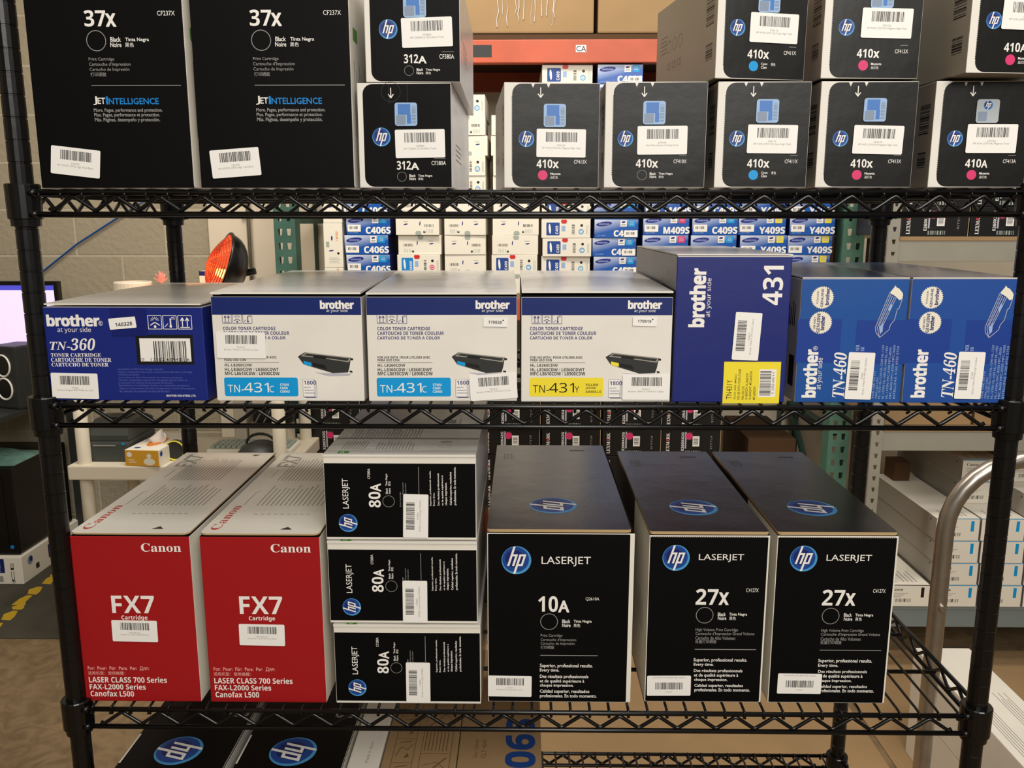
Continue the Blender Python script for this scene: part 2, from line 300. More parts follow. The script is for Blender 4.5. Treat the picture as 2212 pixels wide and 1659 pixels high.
# printing measured on the carton fronts (mm from the lower corner)
SPEC = {
'37x': [('T',68.3,180.1,24.8,17.6,'37','H','white'),('T',93.3,180.1,11.1,13.8,'x','h','white'),('T',152.6,191.7,20.3,5,'CF237X','n','white'),('O',80.1,164.7,11.4,'grey'),('T',96.5,163.5,12.1,5.1,'Black','b','white'),('T',96,157.7,12.8,5.1,'Noire','b','white'),('T',113.7,162.8,27.3,5.1,'Tinta Negra','b','white'),('T',113.2,157.7,10,4.9,'黑色','n','white'),('T',69.5,142.1,29.6,4.4,'Print Cartridge','n','grey'),('T',69.3,136.2,48.3,4.8,'Cartouche d’Impression','n','grey'),('T',69.5,130.7,46.2,4.6,'Cartucho de Impresión','n','grey'),('T',70.1,125.6,18.2,4.5,'打印硒鼓','n','grey'),('B',69.9,115.3,104.4,0.7,'grey'),('T',70.3,94.1,4.8,9.7,'J','n','white'),('T',75.6,95.3,9,6.8,'ET','b','white'),('T',85.5,94.7,2.4,8.9,'I','b','sky'),('T',88.6,94.7,58.5,7.1,'NTELLIGENCE','b','sky'),('T',70.2,85.3,80.4,5.1,'More. Pages, performance and protection.','b','grey'),('T',70.3,80,77,5.1,'Plus. Pages, performance et protection.','b','grey'),('T',70.5,74.4,76.4,5.4,'Más. Páginas, desempeño y protección.','b','grey')],
'312A': [('T',44.2,20.8,16.4,9.8,'312','H','white'),('T',61.1,20.8,8.8,7.7,'A','h','white'),('T',85,25.8,16.9,4.8,'CF380A','n','white'),('B',87.8,33.1,13.7,0.5,'grey'),('O',49.9,12.8,5.5,'grey'),('T',58.6,12.3,7.4,3.2,'Black','b','white'),('T',58.5,8.7,7.7,3.2,'Noire','b','white'),('T',69.1,11.9,16.6,3.2,'Tinta Negra','b','white'),('T',69,8.7,6.1,3,'黑色','n','white'),('L',27.1,57.7,10.6,'white'),('B',36.8,93.9,0.4,23.1,'charcoal'),('B',58,93.8,0.4,23.1,'charcoal')],
'410M': [('T',38.2,23,18.6,9.6,'410','H','white'),('T',57.5,23,6.6,7.1,'x','h','white'),('T',82.4,28,15.1,4.3,'CF413X','n','white'),('L',26.1,55.8,9.1,'white'),('B',88.7,36.3,8.7,0.5,'grey'),('D',45.5,14.7,5.7,'magenta'),('T',54.6,14.1,12.1,3.6,'Magenta','b','white'),('T',54.7,10.6,8.8,3.2,'品红色','n','white')],
'410K': [('T',37,23,18.6,9.6,'410','H','white'),('T',56.1,23,6.6,7.1,'x','h','white'),('T',81,27.9,15.1,4.2,'CF410X','n','white'),('L',24.2,55.6,9.1,'white'),('B',87.1,36.2,8.7,0.5,'grey'),('O',44.5,14.6,5.7,'grey'),('T',53.5,14.4,7.3,3.2,'Black','b','white'),('T',53.7,10.9,7.7,3.2,'Noire','b','white'),('T',64,14.1,16.4,3.2,'Tinta Negra','b','white'),('T',64.1,10.9,6,3,'黑色','n','white')],
'410C': [('T',37.8,22.9,18.5,9.6,'410','H','white'),('T',57,22.9,6.5,7.1,'x','h','white'),('T',81.6,27.8,15,4.2,'CF411X','n','white'),('L',24.5,55.5,9,'white'),('B',87.6,36.1,8.7,0.5,'grey'),('D',45.6,14.5,5.6,'cyan'),('T',54.6,15.2,7.6,3.2,'Cyan','b','white'),('T',54.8,11.9,6.7,3,'Cian','b','white'),('T',66.6,15.1,5.5,3.4,'青色','n','white')],
'410M2': [('T',39.9,22.8,18.5,9.5,'410','H','white'),('T',59,22.8,6.5,7.1,'x','h','white'),('T',83.5,27.7,15,4.2,'CF413X','n','white'),('L',26,55.3,9,'white'),('B',89.3,36,8.7,0.5,'grey'),('D',48,14.5,5.6,'magenta'),('T',56.9,13.9,12,3.5,'Magenta','b','white'),('T',57.2,10.4,8.7,3.2,'品红色','n','white')],
'410A': [('T',41.3,22.7,18.4,9.5,'410','H','white'),('T',60.3,22.7,6.5,8.1,'A','h','white'),('T',84.7,27.6,14.9,4.2,'CF413A','n','white'),('L',26.7,55.2,9,'white'),('B',90.3,35.9,8.6,0.5,'grey'),('D',49.7,14.4,5.6,'magenta'),('T',58.6,13.9,11.9,3.5,'Magenta','b','white'),('T',59,10.3,8.7,3.2,'品红色','n','white')],
'TN360': [('T',4.4,92.6,64.4,14,'brother','B','white'),('T',67.6,93.4,5.4,5.8,'®','n','white'),('T',16.3,83.9,41.4,7.3,'at your side','F','white'),('T',5.1,63.2,24.8,10.1,'TN-','si','white'),('T',30.4,62.9,30.9,14.7,'360','sI','white'),('T',5.1,54.7,62,4.5,'TONER CARTRIDGE','s','white'),('T',4.8,48.5,74.5,5.1,'CARTOUCHE DE TONER','s','white'),('T',4.8,42.6,70.5,4.7,'CARTUCHO DE TONER','s','white'),('B',111.5,45.4,70.4,36.8,'black'),('B',116,49.3,62.5,28.5,'white'),('T',116.9,49.7,59.5,4.1,'0   12502 61940   6','n','black'),('T',86.6,37.9,56.8,2.9,'Assembled in USA from foreign materials.','n','dimblue'),('T',86.3,34.4,92.1,2.9,'Certain components have been recovered from Brother’s cartridge','n','dimblue'),('T',86,31.2,26.8,2.6,'collection program.','n','dimblue'),('T',86.3,27.7,80,2.9,'Assemblée aux États-Unis à partir de matières étrangères.','n','dimblue'),('T',86,24.2,85.5,2.9,'Certains composants ont pu être récupérés dans le cadre du','n','dimblue'),('T',86.1,20.8,68.1,2.8,'programme de collecte de cartouches de Brother.','n','dimblue'),('T',86.2,17.5,88.3,2.8,'Ensamblado en los Estados Unidos con materiales extranjeros.','n','dimblue'),('T',86.2,13.8,94.6,3,'Algunos componentes han sido recuperados a través del programa','n','dimblue'),('T',86.3,10.6,63.1,2.8,'de colección de cartuchos de tinta de Brother.','n','dimblue'),('T',144.3,4.6,36.8,3,'BROTHER INDUSTRIES, LTD.','b','white')],
'431C': [('B',-0,109.1,183.4,21.9,'navy'),('T',133,114.3,40.6,10,'brother','B','white'),('T',140.1,109.4,25.9,4.4,'at your side','F','white'),('T',12.9,88.3,64.3,4,'COLOR TONER CARTRIDGE','H','navytext'),('T',12.8,82.4,81,4.4,'CARTOUCHE DE TONER COULEUR','H','navytext'),('T',12.6,77,76.3,4.4,'CARTUCHO DE TÓNER A COLOR','H','navytext'),('T',12.3,53.3,64.4,3.1,'FOR USE WITH / POUR UTILISER AVEC','H','darktext'),('T',12.2,49.9,26.5,2.9,'PARA USO CON','H','darktext'),('T',12.2,43.3,33.6,3.5,'HL-L8260CDW','H','darktext'),('T',12,37.7,66.5,3.9,'HL-L8360CDW / L8360CDWT','H','darktext'),('T',11.9,32.5,67.5,4.3,'MFC-L8610CDW / L8900CDW','H','darktext'),('B',12.1,48,67.3,0.4,'darktext'),('B',10.2,6,91.2,23.5,'cyan'),('T',14.2,10.9,19.7,9.4,'TN-','F','white'),('T',34.5,10.9,30.7,12.2,'431','F','white'),('T',65.9,11,5.6,8.2,'C','F','white'),('T',79.3,19.1,10.4,3.1,'CYAN','H','white'),('T',79.2,14.8,9.2,3.1,'CIAN','H','white'),('T',79.1,10.5,11.6,3.1,'CIANO','H','white')],
'431Y': [('B',-3.5,109.4,183.6,21.9,'navy'),('T',129,114.7,40.4,10,'brother','B','white'),('T',136.4,109.7,25.8,4.3,'at your side','F','white'),('T',10.6,88.7,64,4,'COLOR TONER CARTRIDGE','H','navytext'),('T',10.6,82.8,80.5,4.4,'CARTOUCHE DE TONER COULEUR','H','navytext'),('T',10.6,77.4,75.9,4.4,'CARTUCHO DE TÓNER A COLOR','H','navytext'),('T',11.1,53.7,64,3.1,'FOR USE WITH / POUR UTILISER AVEC','H','darktext'),('T',11.1,50.4,26.3,2.9,'PARA USO CON','H','darktext'),('T',11.3,43.8,33.4,3.5,'HL-L8260CDW','H','darktext'),('T',11.4,38.2,66.1,3.9,'HL-L8360CDW / L8360CDWT','H','darktext'),('T',11.4,33,67.1,4.3,'MFC-L8610CDW / L8900CDW','H','darktext'),('B',11.1,48.5,67,0.4,'darktext'),('B',10.3,6.6,90.7,23.5,'yellow'),('T',14.3,11.4,19.6,9.4,'TN-','F','black'),('T',34.5,11.5,30.5,12.1,'431','F','black'),('T',65.8,11.6,5.6,8.2,'Y','F','black'),('T',78.9,19.7,15.7,3.1,'YELLOW','H','darktext'),('T',79,15.4,12.7,3.1,'JAUNE','H','darktext'),('T',79.1,11.1,19.2,3.1,'AMARILLO','H','darktext')],
'431T': [('R',16.8,93,18.2,70.3,'brother','B','white'),('R',36.3,105.3,7.1,46.3,'at your side','F','white'),('R',103.3,119.6,24.2,46.9,'431','H','white'),('B',61.7,-1.1,69.1,51.7,'yellow'),('R',65.9,3.9,6.9,24.2,'TN431Y','n','darktext'),('B',105.2,6.8,20.6,34.6,'white'),('R',75.3,3.4,3.1,31.7,'YELLOW  JAUNE  AMARILLO','b','darktext'),('R',79.7,3.4,3,38.5,'FOR USE WITH / POUR UTILISER','b','darktext'),('R',84.8,3.4,3.1,16.6,'PARA USO CON','b','darktext'),('R',89,3.4,3,33.1,'HL-L8260CDW  HL-L8360CDW','b','darktext'),('R',93.5,3.4,3,35.8,'HL-L8360CDWT  MFC-L8610CDW','b','darktext'),('R',98.6,3.4,3.1,16.6,'MFC-L8900CDW','b','darktext')],
'460a': [('B',-1.9,49.4,52.7,53.4,'deepblue'),('B',68.6,48.2,62.4,53.4,'deepblue'),('D',25.4,128.6,13.8,'cream'),('D',25.2,98.5,13.9,'cream'),('R',8.6,6.6,16.1,59.1,'brother','B','white'),('R',44.4,6.7,15.5,55.6,'TN-460','sI','white'),('R',69.7,63.9,4.3,8,'NER','s','paleblue'),('R',75.8,63.9,4,5.4,'ER','s','paleblue'),('R',29.1,119.8,4.3,20,'brother','B','navytext'),('R',23.6,117.3,3,22.1,'GENUINE','b','navytext'),('R',18.7,120.7,2.2,15.9,'TONER','n','navytext'),('R',25.3,89.5,4.7,17,'brother','B','navytext'),('R',20.6,86.3,3.9,23.5,'GENUINE','H','navytext'),('R',16.8,90.5,2.3,15.1,'USE ONLY','b','navytext'),('R',24.8,16.4,7.6,39.3,'at your side','F','white'),('R',18.3,64.7,5.3,5.2,'®','n','white'),('R',100.9,4.9,2.8,66.7,'HL-1030 HL-1230 HL-1240 HL-1250','n','paleblue'),('R',105.5,4.9,2.8,65.1,'HL-1270N HL-1435 HL-1440 HL-1450','n','paleblue'),('R',110.1,5,2.8,63.6,'HL-1470N MFC-8300 MFC-8500','n','paleblue'),('R',114.5,5,2.8,66.7,'MFC-8600 MFC-8700 MFC-9600','n','paleblue'),('R',119.1,5,2.8,65.1,'INTELLIFAX 4100 4750 5750','n','paleblue'),('R',93.5,5.9,2.7,33,'FOR USE WITH','n','paleblue'),('R',97.4,5.9,2.7,25.3,'PARA USO CON','n','paleblue')],
'460b': [('B',-1.2,49.7,52.5,53.3,'deepblue'),('B',69,48.6,62.1,53.3,'deepblue'),('D',24.7,128.8,13.7,'cream'),('D',25.2,98.7,13.8,'cream'),('R',10.2,7,16.1,58.9,'brother','B','white'),('R',45.8,7.2,15.5,55.5,'TN-460','sI','white'),('R',70.3,64.2,4.3,8,'NER','s','paleblue'),('R',76.4,64.2,3.9,5.3,'ER','s','paleblue'),('R',28.3,120,4.3,20,'brother','B','navytext'),('R',22.8,117.5,3,22,'GENUINE','b','navytext'),('R',18,120.9,2.2,15.9,'TONER','n','navytext'),('R',25.3,89.8,4.7,17,'brother','B','navytext'),('R',20.6,86.6,3.9,23.4,'GENUINE','H','navytext'),('R',16.9,90.7,2.2,15.1,'USE ONLY','b','navytext'),('R',102.1,5.4,2.8,66.5,'HL-1030 HL-1230 HL-1240 HL-1250','n','paleblue'),('R',106.7,5.4,2.8,65,'HL-1270N HL-1435 HL-1440 HL-1450','n','paleblue'),('R',111.3,5.4,2.8,63.5,'HL-1470N MFC-8300 MFC-8500','n','paleblue'),('R',115.6,5.4,2.8,66.5,'MFC-8600 MFC-8700 MFC-9600','n','paleblue'),('R',120.2,5.4,2.8,65,'INTELLIFAX 4100 4750 5750','n','paleblue'),('R',95,6.3,2.6,33,'FOR USE WITH','n','paleblue'),('R',99,6.3,2.6,25.3,'PARA USO CON','n','paleblue')],
'FX7': [('T',91.5,212,51.8,11.5,'Canon','s','white'),('T',46.3,126.7,56.3,24.4,'FX7','H','white'),('T',57.6,115.9,34.5,7.7,'Cartridge','H','white'),('T',6.3,44.5,81.7,6.3,'For:  Pour:  Für:  Para:  Per:  Для:','b','pink'),('T',6.1,38.2,49.5,5.2,'适用机型：使用機種：','n','pink'),('T',6.2,27.1,104.5,8.4,'LASER CLASS 700 Series','H','white'),('T',6.3,17.1,75.3,8,'FAX-L2000 Series','H','white'),('T',6.6,6.8,58.4,8.5,'Canofax L500','H','white')],
'80A': [('R',22.8,41.9,10,39.6,'LASERJET','n','white'),('R',55.5,81.3,3.3,13.4,'CF280A','n','white'),('R',56.1,43.4,15.2,20.8,'80','H','white'),('R',58.9,64.7,12.9,10.1,'A','h','white'),('O',81.4,51.6,7.7,'grey'),('R',78.1,61.7,2.5,7.6,'Black','b','white'),('R',81.6,61.7,2.7,7.6,'Noire','b','white'),('R',78.1,72.1,3,15.9,'Tinta Negra','b','white'),('R',81.4,72.1,3.2,5.9,'黑色','n','white'),('R',95.5,44.4,2.2,19.7,'Print Cartridge','n','grey'),('R',99.1,44.4,2.2,32.1,'Cartouche d’Impression','n','grey'),('R',102.3,44.4,2.3,30.9,'Cartucho de Impresión','n','grey'),('B',119.9,60.6,0.6,36.3,'grey'),('R',133.6,45.6,2.7,46.5,'Superior, professional results.','b','white'),('R',138,45.7,2.7,17.6,'Every time.','b','white'),('R',143.7,46.2,3,42.7,'Des résultats professionnels','b','white'),('R',148.8,46.5,2.8,39.5,'et de qualité supérieure à','b','white'),('R',153,46.6,3.5,30.2,'chaque impression.','b','white'),('R',159.1,46.8,3.5,43.7,'Calidad superior, resultados','b','white'),('R',164.4,47,3.7,50.3,'profesionales. En todo momento.','b','white'),('M',28.9,22.4,12,'white')],
'10A': [('L',37.8,200.7,19.2,'white'),('T',70.3,192.5,63.6,13.5,'LASERJET','n','white'),('T',66.4,129.4,25.7,21.9,'10','H','white'),('T',93,129.1,13.5,16,'A','h','white'),('T',128.1,145.1,17.7,5,'Q2610A','n','white'),('O',80.7,115.6,11.5,'grey'),('T',97.9,113.7,10.5,5.1,'Black','b','white'),('T',97.9,108.1,11,5.1,'Noire','b','white'),('T',112.8,113.3,23.6,5.1,'Tinta Negra','b','white'),('T',112.9,108.2,8.7,4.8,'黑色','n','white'),('T',69.8,93.2,28.6,4.9,'Print Cartridge','n','grey'),('T',69.8,87.1,46.7,4.9,'Cartouche d’Impression','n','grey'),('T',69.8,81.7,44.7,4.9,'Cartucho de Impresión','n','grey'),('T',69.9,76.7,17.7,4.9,'打印硒鼓','n','grey'),('B',69.5,67.3,75.7,0.9,'grey'),('T',69,49.1,69.9,6.8,'Superior, professional results.','b','white'),('T',69,43,25.7,5.9,'Every time.','b','white'),('T',69.1,33.7,64.3,6.3,'Des résultats professionnels','b','white'),('T',69.1,27.3,59,5.9,'et de qualité supérieure à','b','white'),('T',69.2,21.3,44.9,5.5,'chaque impression.','b','white'),('T',69.2,12.3,65.8,6.2,'Calidad superior, resultados','b','white'),('T',69.3,5.5,75.6,6.4,'profesionales. En todo momento.','b','white')],
'27X': [('L',35.1,203.9,17.6,'white'),('T',64.4,198.5,58.1,11.1,'LASERJET','n','white'),('T',62.6,139.4,29.3,22,'27','H','white'),('T',93.1,139.5,12.1,17,'x','h','white'),('T',127.6,157.4,16.1,5.2,'C4127X','n','white'),('O',75.2,124.7,11.4,'grey'),('T',92.3,123.7,10.4,5,'Black','b','white'),('T',92.7,118.1,10.9,5.1,'Noire','b','white'),('T',107.1,123.3,23.4,5,'Tinta Negra','b','white'),('T',107.5,118.2,8.6,4.8,'黑色','n','white'),('T',64.4,101.2,55.4,5.3,'High Volume Print Cartridge','n','grey'),('T',64.4,95.6,77,5.5,'Cartouche d’Impression Grand Volume','n','grey'),('T',64.4,90.1,52.2,4.9,'Cartucho de Alto Volumen','n','grey'),('T',64.5,84.9,27.6,4.9,'批量打印硒鼓','n','grey'),('B',64.2,76,80.6,0.9,'grey'),('T',63.3,57.6,70.6,6.3,'Superior, professional results.','b','white'),('T',63.7,51.4,26.3,5.6,'Every time.','b','white'),('T',64.3,42.5,64.2,5.6,'Des résultats professionnels','b','white'),('T',64.7,35.7,58.5,6.1,'et de qualité supérieure à','b','white'),('T',65.2,29.6,44.1,5.4,'chaque impression.','b','white'),('T',65.8,21,64.4,5.7,'Calidad superior, resultados','b','white'),('T',66.2,14.3,73.5,6.4,'profesionales. En todo momento.','b','white')],
}
PT = {'37a_st':(43.7,29.8),'37b_st':(42.7,28.6),'312b_st':(72.2,50.1),'312b_se':(56.4,83.0),'312t_st':(71.4,54.2),'312t_se':(57.8,83.1),'312t_logo':(27.0,61.6),'410M_st':(66.9,51.1),'410M_se':(59.1,82.3),'410M_lg':(26.1,55.8),'410K_st':(66.9,53.7),'410K_se':(56.7,84.4),'410K_lg':(24.6,55.6),'410C_st':(65.3,54.9),'410C_se':(58.1,86.2),'410C_lg':(25.5,56.2),'410M2_st':(69.4,53.9),'410M2_se':(63.2,87.2),'410M2_lg':(27.7,56.0),'410A_st':(68.5,55.0),'410A_se':(60.8,85.5),'410A_lg':(29.0,55.2),'410Cu_st':(67.9,55.9),'410Cu_se':(60.6,85.5),'410Cu_lg':(27.6,61.0),'410M2u_st':(71.4,59.7),'410M2u_se':(64.3,88.7),'410M2u_lg':(28.5,61.0),'410Au_st':(64.1,61.5),'410Au_se':(60.1,89.5),'410Au_lg':(28.0,63.7),'360_st':(31.8,18.6),'360_dt':(97.6,96.6),'431a_st':(34.2,69.8),'431b_st':(153.9,18.1),'431y_st':(153.3,18.7),'431b_dt':(156.5,97.9),'431y_dt':(149.3,99.5),'431a_bro':(149.0,121.3),'431b_bro':(153.2,119.4),'431T_st':(87.3,81.7),'460a_st':(76.7,33.5),'460b_st':(78.4,34.4),'FX7a_st':(74.3,102.0),'FX7b_st':(74.0,97.7),'80t_st':(115.7,32.5),'80m_st':(111.8,30.8),'80b_st':(110.0,31.0),'80m_lg':(23.8,22.6),'80b_lg':(28.2,23.5),'80t_lg':(28.9,22.4),'10A_st':(29.2,23.5),'27a_st':(31.8,24.2),'27b_st':(40.4,28.5),'27a_lg':(30.9,204.6),'27b_lg':(35.1,203.9),'431_icons':(12.9,107.5),'431_icons2':(49.8,96.5),'431_page':(107.3,27.8),'431_page2':(124.4,5.3),'431_pic':(102.9,61.7),'431_pic2':(170.7,34.8),'360_ic':(128.7,89.3),'360_ic2':(182.0,105.3),'460_pic':(91.3,80.7),'460_pic2':(121.0,143.3)}
# ---------------------------------------------------------------- setting
mb = MB(); mb.box(-4200, 5200, -4200, 2900, -30, 0, 'floor_concrete')
def floor_mat():
    m = mat('floor_concrete', (134, 112, 82), .7, .3, noise=.3, nscale=2.6, bump=.12); nt = m.node_tree; p = nt.nodes['Principled BSDF']
    n2 = nt.nodes.new('ShaderNodeTexNoise'); n2.inputs['Scale'].default_value = 14; n2.inputs['Detail'].default_value = 8; n2.inputs['Distortion'].default_value = 1.5
    mx = nt.nodes.new('ShaderNodeMix'); mx.data_type = 'RGBA'; mx.blend_type = 'MULTIPLY'; mx.inputs[0].default_value = .55
    r = nt.nodes.new('ShaderNodeValToRGB'); r.color_ramp.elements[0].position = .35; r.color_ramp.elements[0].color = (.45, .42, .4, 1); r.color_ramp.elements[1].position = .6
    tc = [n for n in nt.nodes if n.type == 'TEX_COORD'][0]; nt.links.new(tc.outputs['Object'], n2.inputs['Vector']); nt.links.new(n2.outputs['Fac'], r.inputs[0])
    src = p.inputs['Base Color'].links[0].from_socket; nt.links.new(src, mx.inputs[6]); nt.links.new(r.outputs[0], mx.inputs[7]); nt.links.new(mx.outputs[2], p.inputs['Base Color'])
floor_mat()
structure(mb.build('floor', loc=(0, 0, -FL)))
def block_wall():
    m = mat('block_wall', (182, 170, 144), .75, .3, noise=.06, nscale=5); nt = m.node_tree; p = nt.nodes['Principled BSDF']
    tc = [n for n in nt.nodes if n.type == 'TEX_COORD'][0]; mp = nt.nodes.new('ShaderNodeMapping'); br = nt.nodes.new('ShaderNodeTexBrick')
    sp = nt.nodes.new('ShaderNodeSeparateXYZ'); cb = nt.nodes.new('ShaderNodeCombineXYZ'); nt.links.new(tc.outputs['Object'], sp.inputs[0]); nt.links.new(sp.outputs['X'], cb.inputs['X']); nt.links.new(sp.outputs['Z'], cb.inputs['Y'])
    mp.inputs['Location'].default_value = (.192, .071, 0); nt.links.new(cb.outputs[0], mp.inputs[0]); nt.links.new(mp.outputs[0], br.inputs['Vector'])
    br.inputs['Scale'].default_value = 1; br.inputs['Brick Width'].default_value = .406; br.inputs['Row Height'].default_value = .203; br.inputs['Mortar Size'].default_value = .006; br.inputs['Mortar Smooth'].default_value = .4
    br.inputs['Color1'].default_value = lin(176, 165, 140); br.inputs['Color2'].default_value = lin(168, 157, 134); br.inputs['Mortar'].default_value = lin(192, 182, 158)
    nt.links.new(br.outputs['Color'], p.inputs['Base Color'])
    n3 = nt.nodes.new('ShaderNodeTexNoise'); n3.inputs['Scale'].default_value = 40; nt.links.new(tc.outputs['Object'], n3.inputs['Vector'])
    ad = nt.nodes.new('ShaderNodeMath'); ad.operation = 'MULTIPLY_ADD'; ad.inputs[1].default_value = -.9; nt.links.new(br.outputs['Fac'], ad.inputs[0]); nt.links.new(n3.outputs['Fac'], ad.inputs[2])
    b = nt.nodes.new('ShaderNodeBump'); b.inputs['Strength'].default_value = .45; b.inputs['Distance'].default_value = .008; nt.links.new(ad.outputs[0], b.inputs['Height']); nt.links.new(b.outputs[0], p.inputs['Normal'])
block_wall()
mb = MB(); mb.box(-4200, 5200, 0, 120, 0, 4300, 'block_wall'); structure(mb.build('wall_back', loc=(0, 2790, -FL)))
mat('plaster', (236, 222, 198), .7, .3, noise=.05, nscale=3, bump=.05)
mb = MB(); mb.box(0, 5900, 0, 30, 0, 4300, 'plaster', 4); structure(mb.build('trim_plaster_panel', loc=(-800, 2758, -FL)))

mb = MB(); mb.box(0, 100, 0, 7000, 0, 4300, 'plaster'); structure(mb.build('wall_left', loc=(-4300, -4210, -FL)))
# ---------------------------------------------------------------- the black wire shelving unit
SW, SD = 1196.4, 434.0
LEVELS = [0, -257.2, -669.7, -1040]
unit = tag(empty('wire_shelving_unit', (0, 0, -FL)), 'black wire shelving unit on four grooved posts carrying all the cartons', 'shelf')
def post_mb():
    mb = MB(); prof = [(12.9, 0)]; z = 14
    while z < FL+330:
        prof += [(12.9, z), (12.1, z+.5), (12.1, z+1.8), (12.9, z+2.3)]; z += 25.4
    prof += [(12.9, FL+330)]; mb.lathe(prof, 0, 0, 'post_black', 18); mb.lathe([(14, 0), (20, 2), (20, 12), (14, 16)], 0, 0, 'epoxy_black', 16); return mb
pm = None
for x, y in ((0, 0), (SW, 0), (0, SD), (SW, SD)):
    if pm is None: pm = post_mb().build('post', unit, (x, y, 0), smooth=False)
    else: o = link('post', pm.data, unit, (x, y, 0))
def truss(L, flip=False):            # along local x, front face at y = 0
    mb = MB(); rr = 3.3
    mb.tube([(14, 0, 0), (L-14, 0, 0)], rr, 'epoxy_black', 10); mb.tube([(14, 0, -25), (L-14, 0, -25)], rr, 'epoxy_black', 10)
    pts = []; n = int((L-46)/50.8); x0 = (L-n*50.8)/2
    for i in range(n*2+1):
        x = x0+i*25.4; z = -4.3 if i % 2 else -20.7
        for d in (-4, 0, 4): pts.append((x+d, 0, z-(abs(d)*.55 if i % 2 else -abs(d)*.55)))
    mb.tube(pts, 2.5, 'epoxy_black', 7)
    for e in (17, L-17):
        for z in (0, -25): mb.tube([(e-4, -1, z), (e+4, -1, z)], 4.3, 'epoxy_black', 8)
    return mb
def deck():
    mb = MB(); x = 25.4
    while x < SW-20:
        mb.tube([(x, -8, -6.5), (x, -13.2, -4), (x, -10, 2.6), (x, 2, 3.6), (x, SD-2, 3.6), (x, SD+10, 2.6), (x, SD+13.2, -4), (x, SD+8, -6.5)], 1.9, 'epoxy_black', 6); x += 25.4
    for y in (105, 217, 329): mb.tube([(4, y, -2.2), (SW-4, y, -2.2)], 3, 'epoxy_black', 8)
    return mb
tr_x = truss(SW); tr_y = truss(SD)
dk = deck(); cache = {}
def sub(name, mk, parent, loc, rz=0):
    if name in cache: return link(name, cache[name], parent, loc, rz)
    o = mk.build(name, parent, loc, rz, smooth=name.startswith('t')); cache[name] = o.data; return o
for z in LEVELS:
    sh = link('wire_shelf', cache['deck'], unit, (0, 0, z+FL)) if 'deck' in cache else dk.build('wire_shelf', unit, (0, 0, z+FL), smooth=True)
    cache['deck'] = sh.data
    def tr(kind, loc, rz):
        if kind not in cache: cache[kind] = (tr_x if kind == 'x' else tr_y).build('truss_rail', sh, loc, rz, smooth=True).data
        else: link('truss_rail', cache[kind], sh, loc, rz)
    tr('x', (0, -10, 0), 0); tr('x', (SW, SD+10, 0), 180); tr('y', (-10, SD, 0), -90); tr('y', (SW+10, 0, 0), 90)
    for x, y in ((0, 0), (SW, 0), (0, SD), (SW, SD)):
        if 'collar' not in cache:
            mb = MB(); mb.lathe([(16.5, -39), (17, -31), (19.2, -30), (19.6, 9), (18.6, 10.5), (14, 10.5)], 0, 0, 'epoxy_black', 20)
            cache['collar'] = mb.build('corner_collar', sh, (x, y, 0)).data
        else: link('corner_collar', cache['collar'], sh, (x, y, 0))
TOP = 5.6      # wire tops above shelf level

# ---------------------------------------------------------------- cartons
def seat(o): return o
def serrate(mb_face, x, z0, z1, k, l=.3, amp=.9, step=2.2):
    z = z0
    while z < z1-step:
        mb_face.poly([(x, z), (x+amp, z+step*.5), (x, z+step)], k, l); z += step

# 37x: tall black cartons
def tall_black():
    w, d, h = 182, 372, 300; mb = MB(); mb.box(0, w, 0, d, 0, h, 'carton_white', 1, dict(front='carton_black', top='lid_black'))
    F = faces(mb, w, d, h); f = F['front']; f.spec(SPEC['37x'])
    serrate(f, w-.5, 2, h, 'carton_white', .1); r = F['right']
    r.poly(rounded(18, 168, 26, 15, 2), 'green'); 
    for i in range(9): r.bar(20+10*i, 60, 3, 85-8*(i % 3), 'grey_print')
    r.barcode(150, 40, 60, 40, 'darktext', 26, 4)
    return mb
a = tall_black().build('toner_carton', loc=(26, -5, TOP))
tag(a, 'tall black carton with white figures at the post end of the top shelf', 'box', 'tall black cartons on the top shelf')
b = link('toner_carton', a.data, None, (216, -5, TOP))
tag(b, 'tall black carton on the top shelf, beside the pair of stacked small black cartons', 'box', 'tall black cartons on the top shelf')
sticker(a, *PT['37a_st'], ang=-6.6, seed=3); sticker(b, *PT['37b_st'], ang=4.2, seed=3)

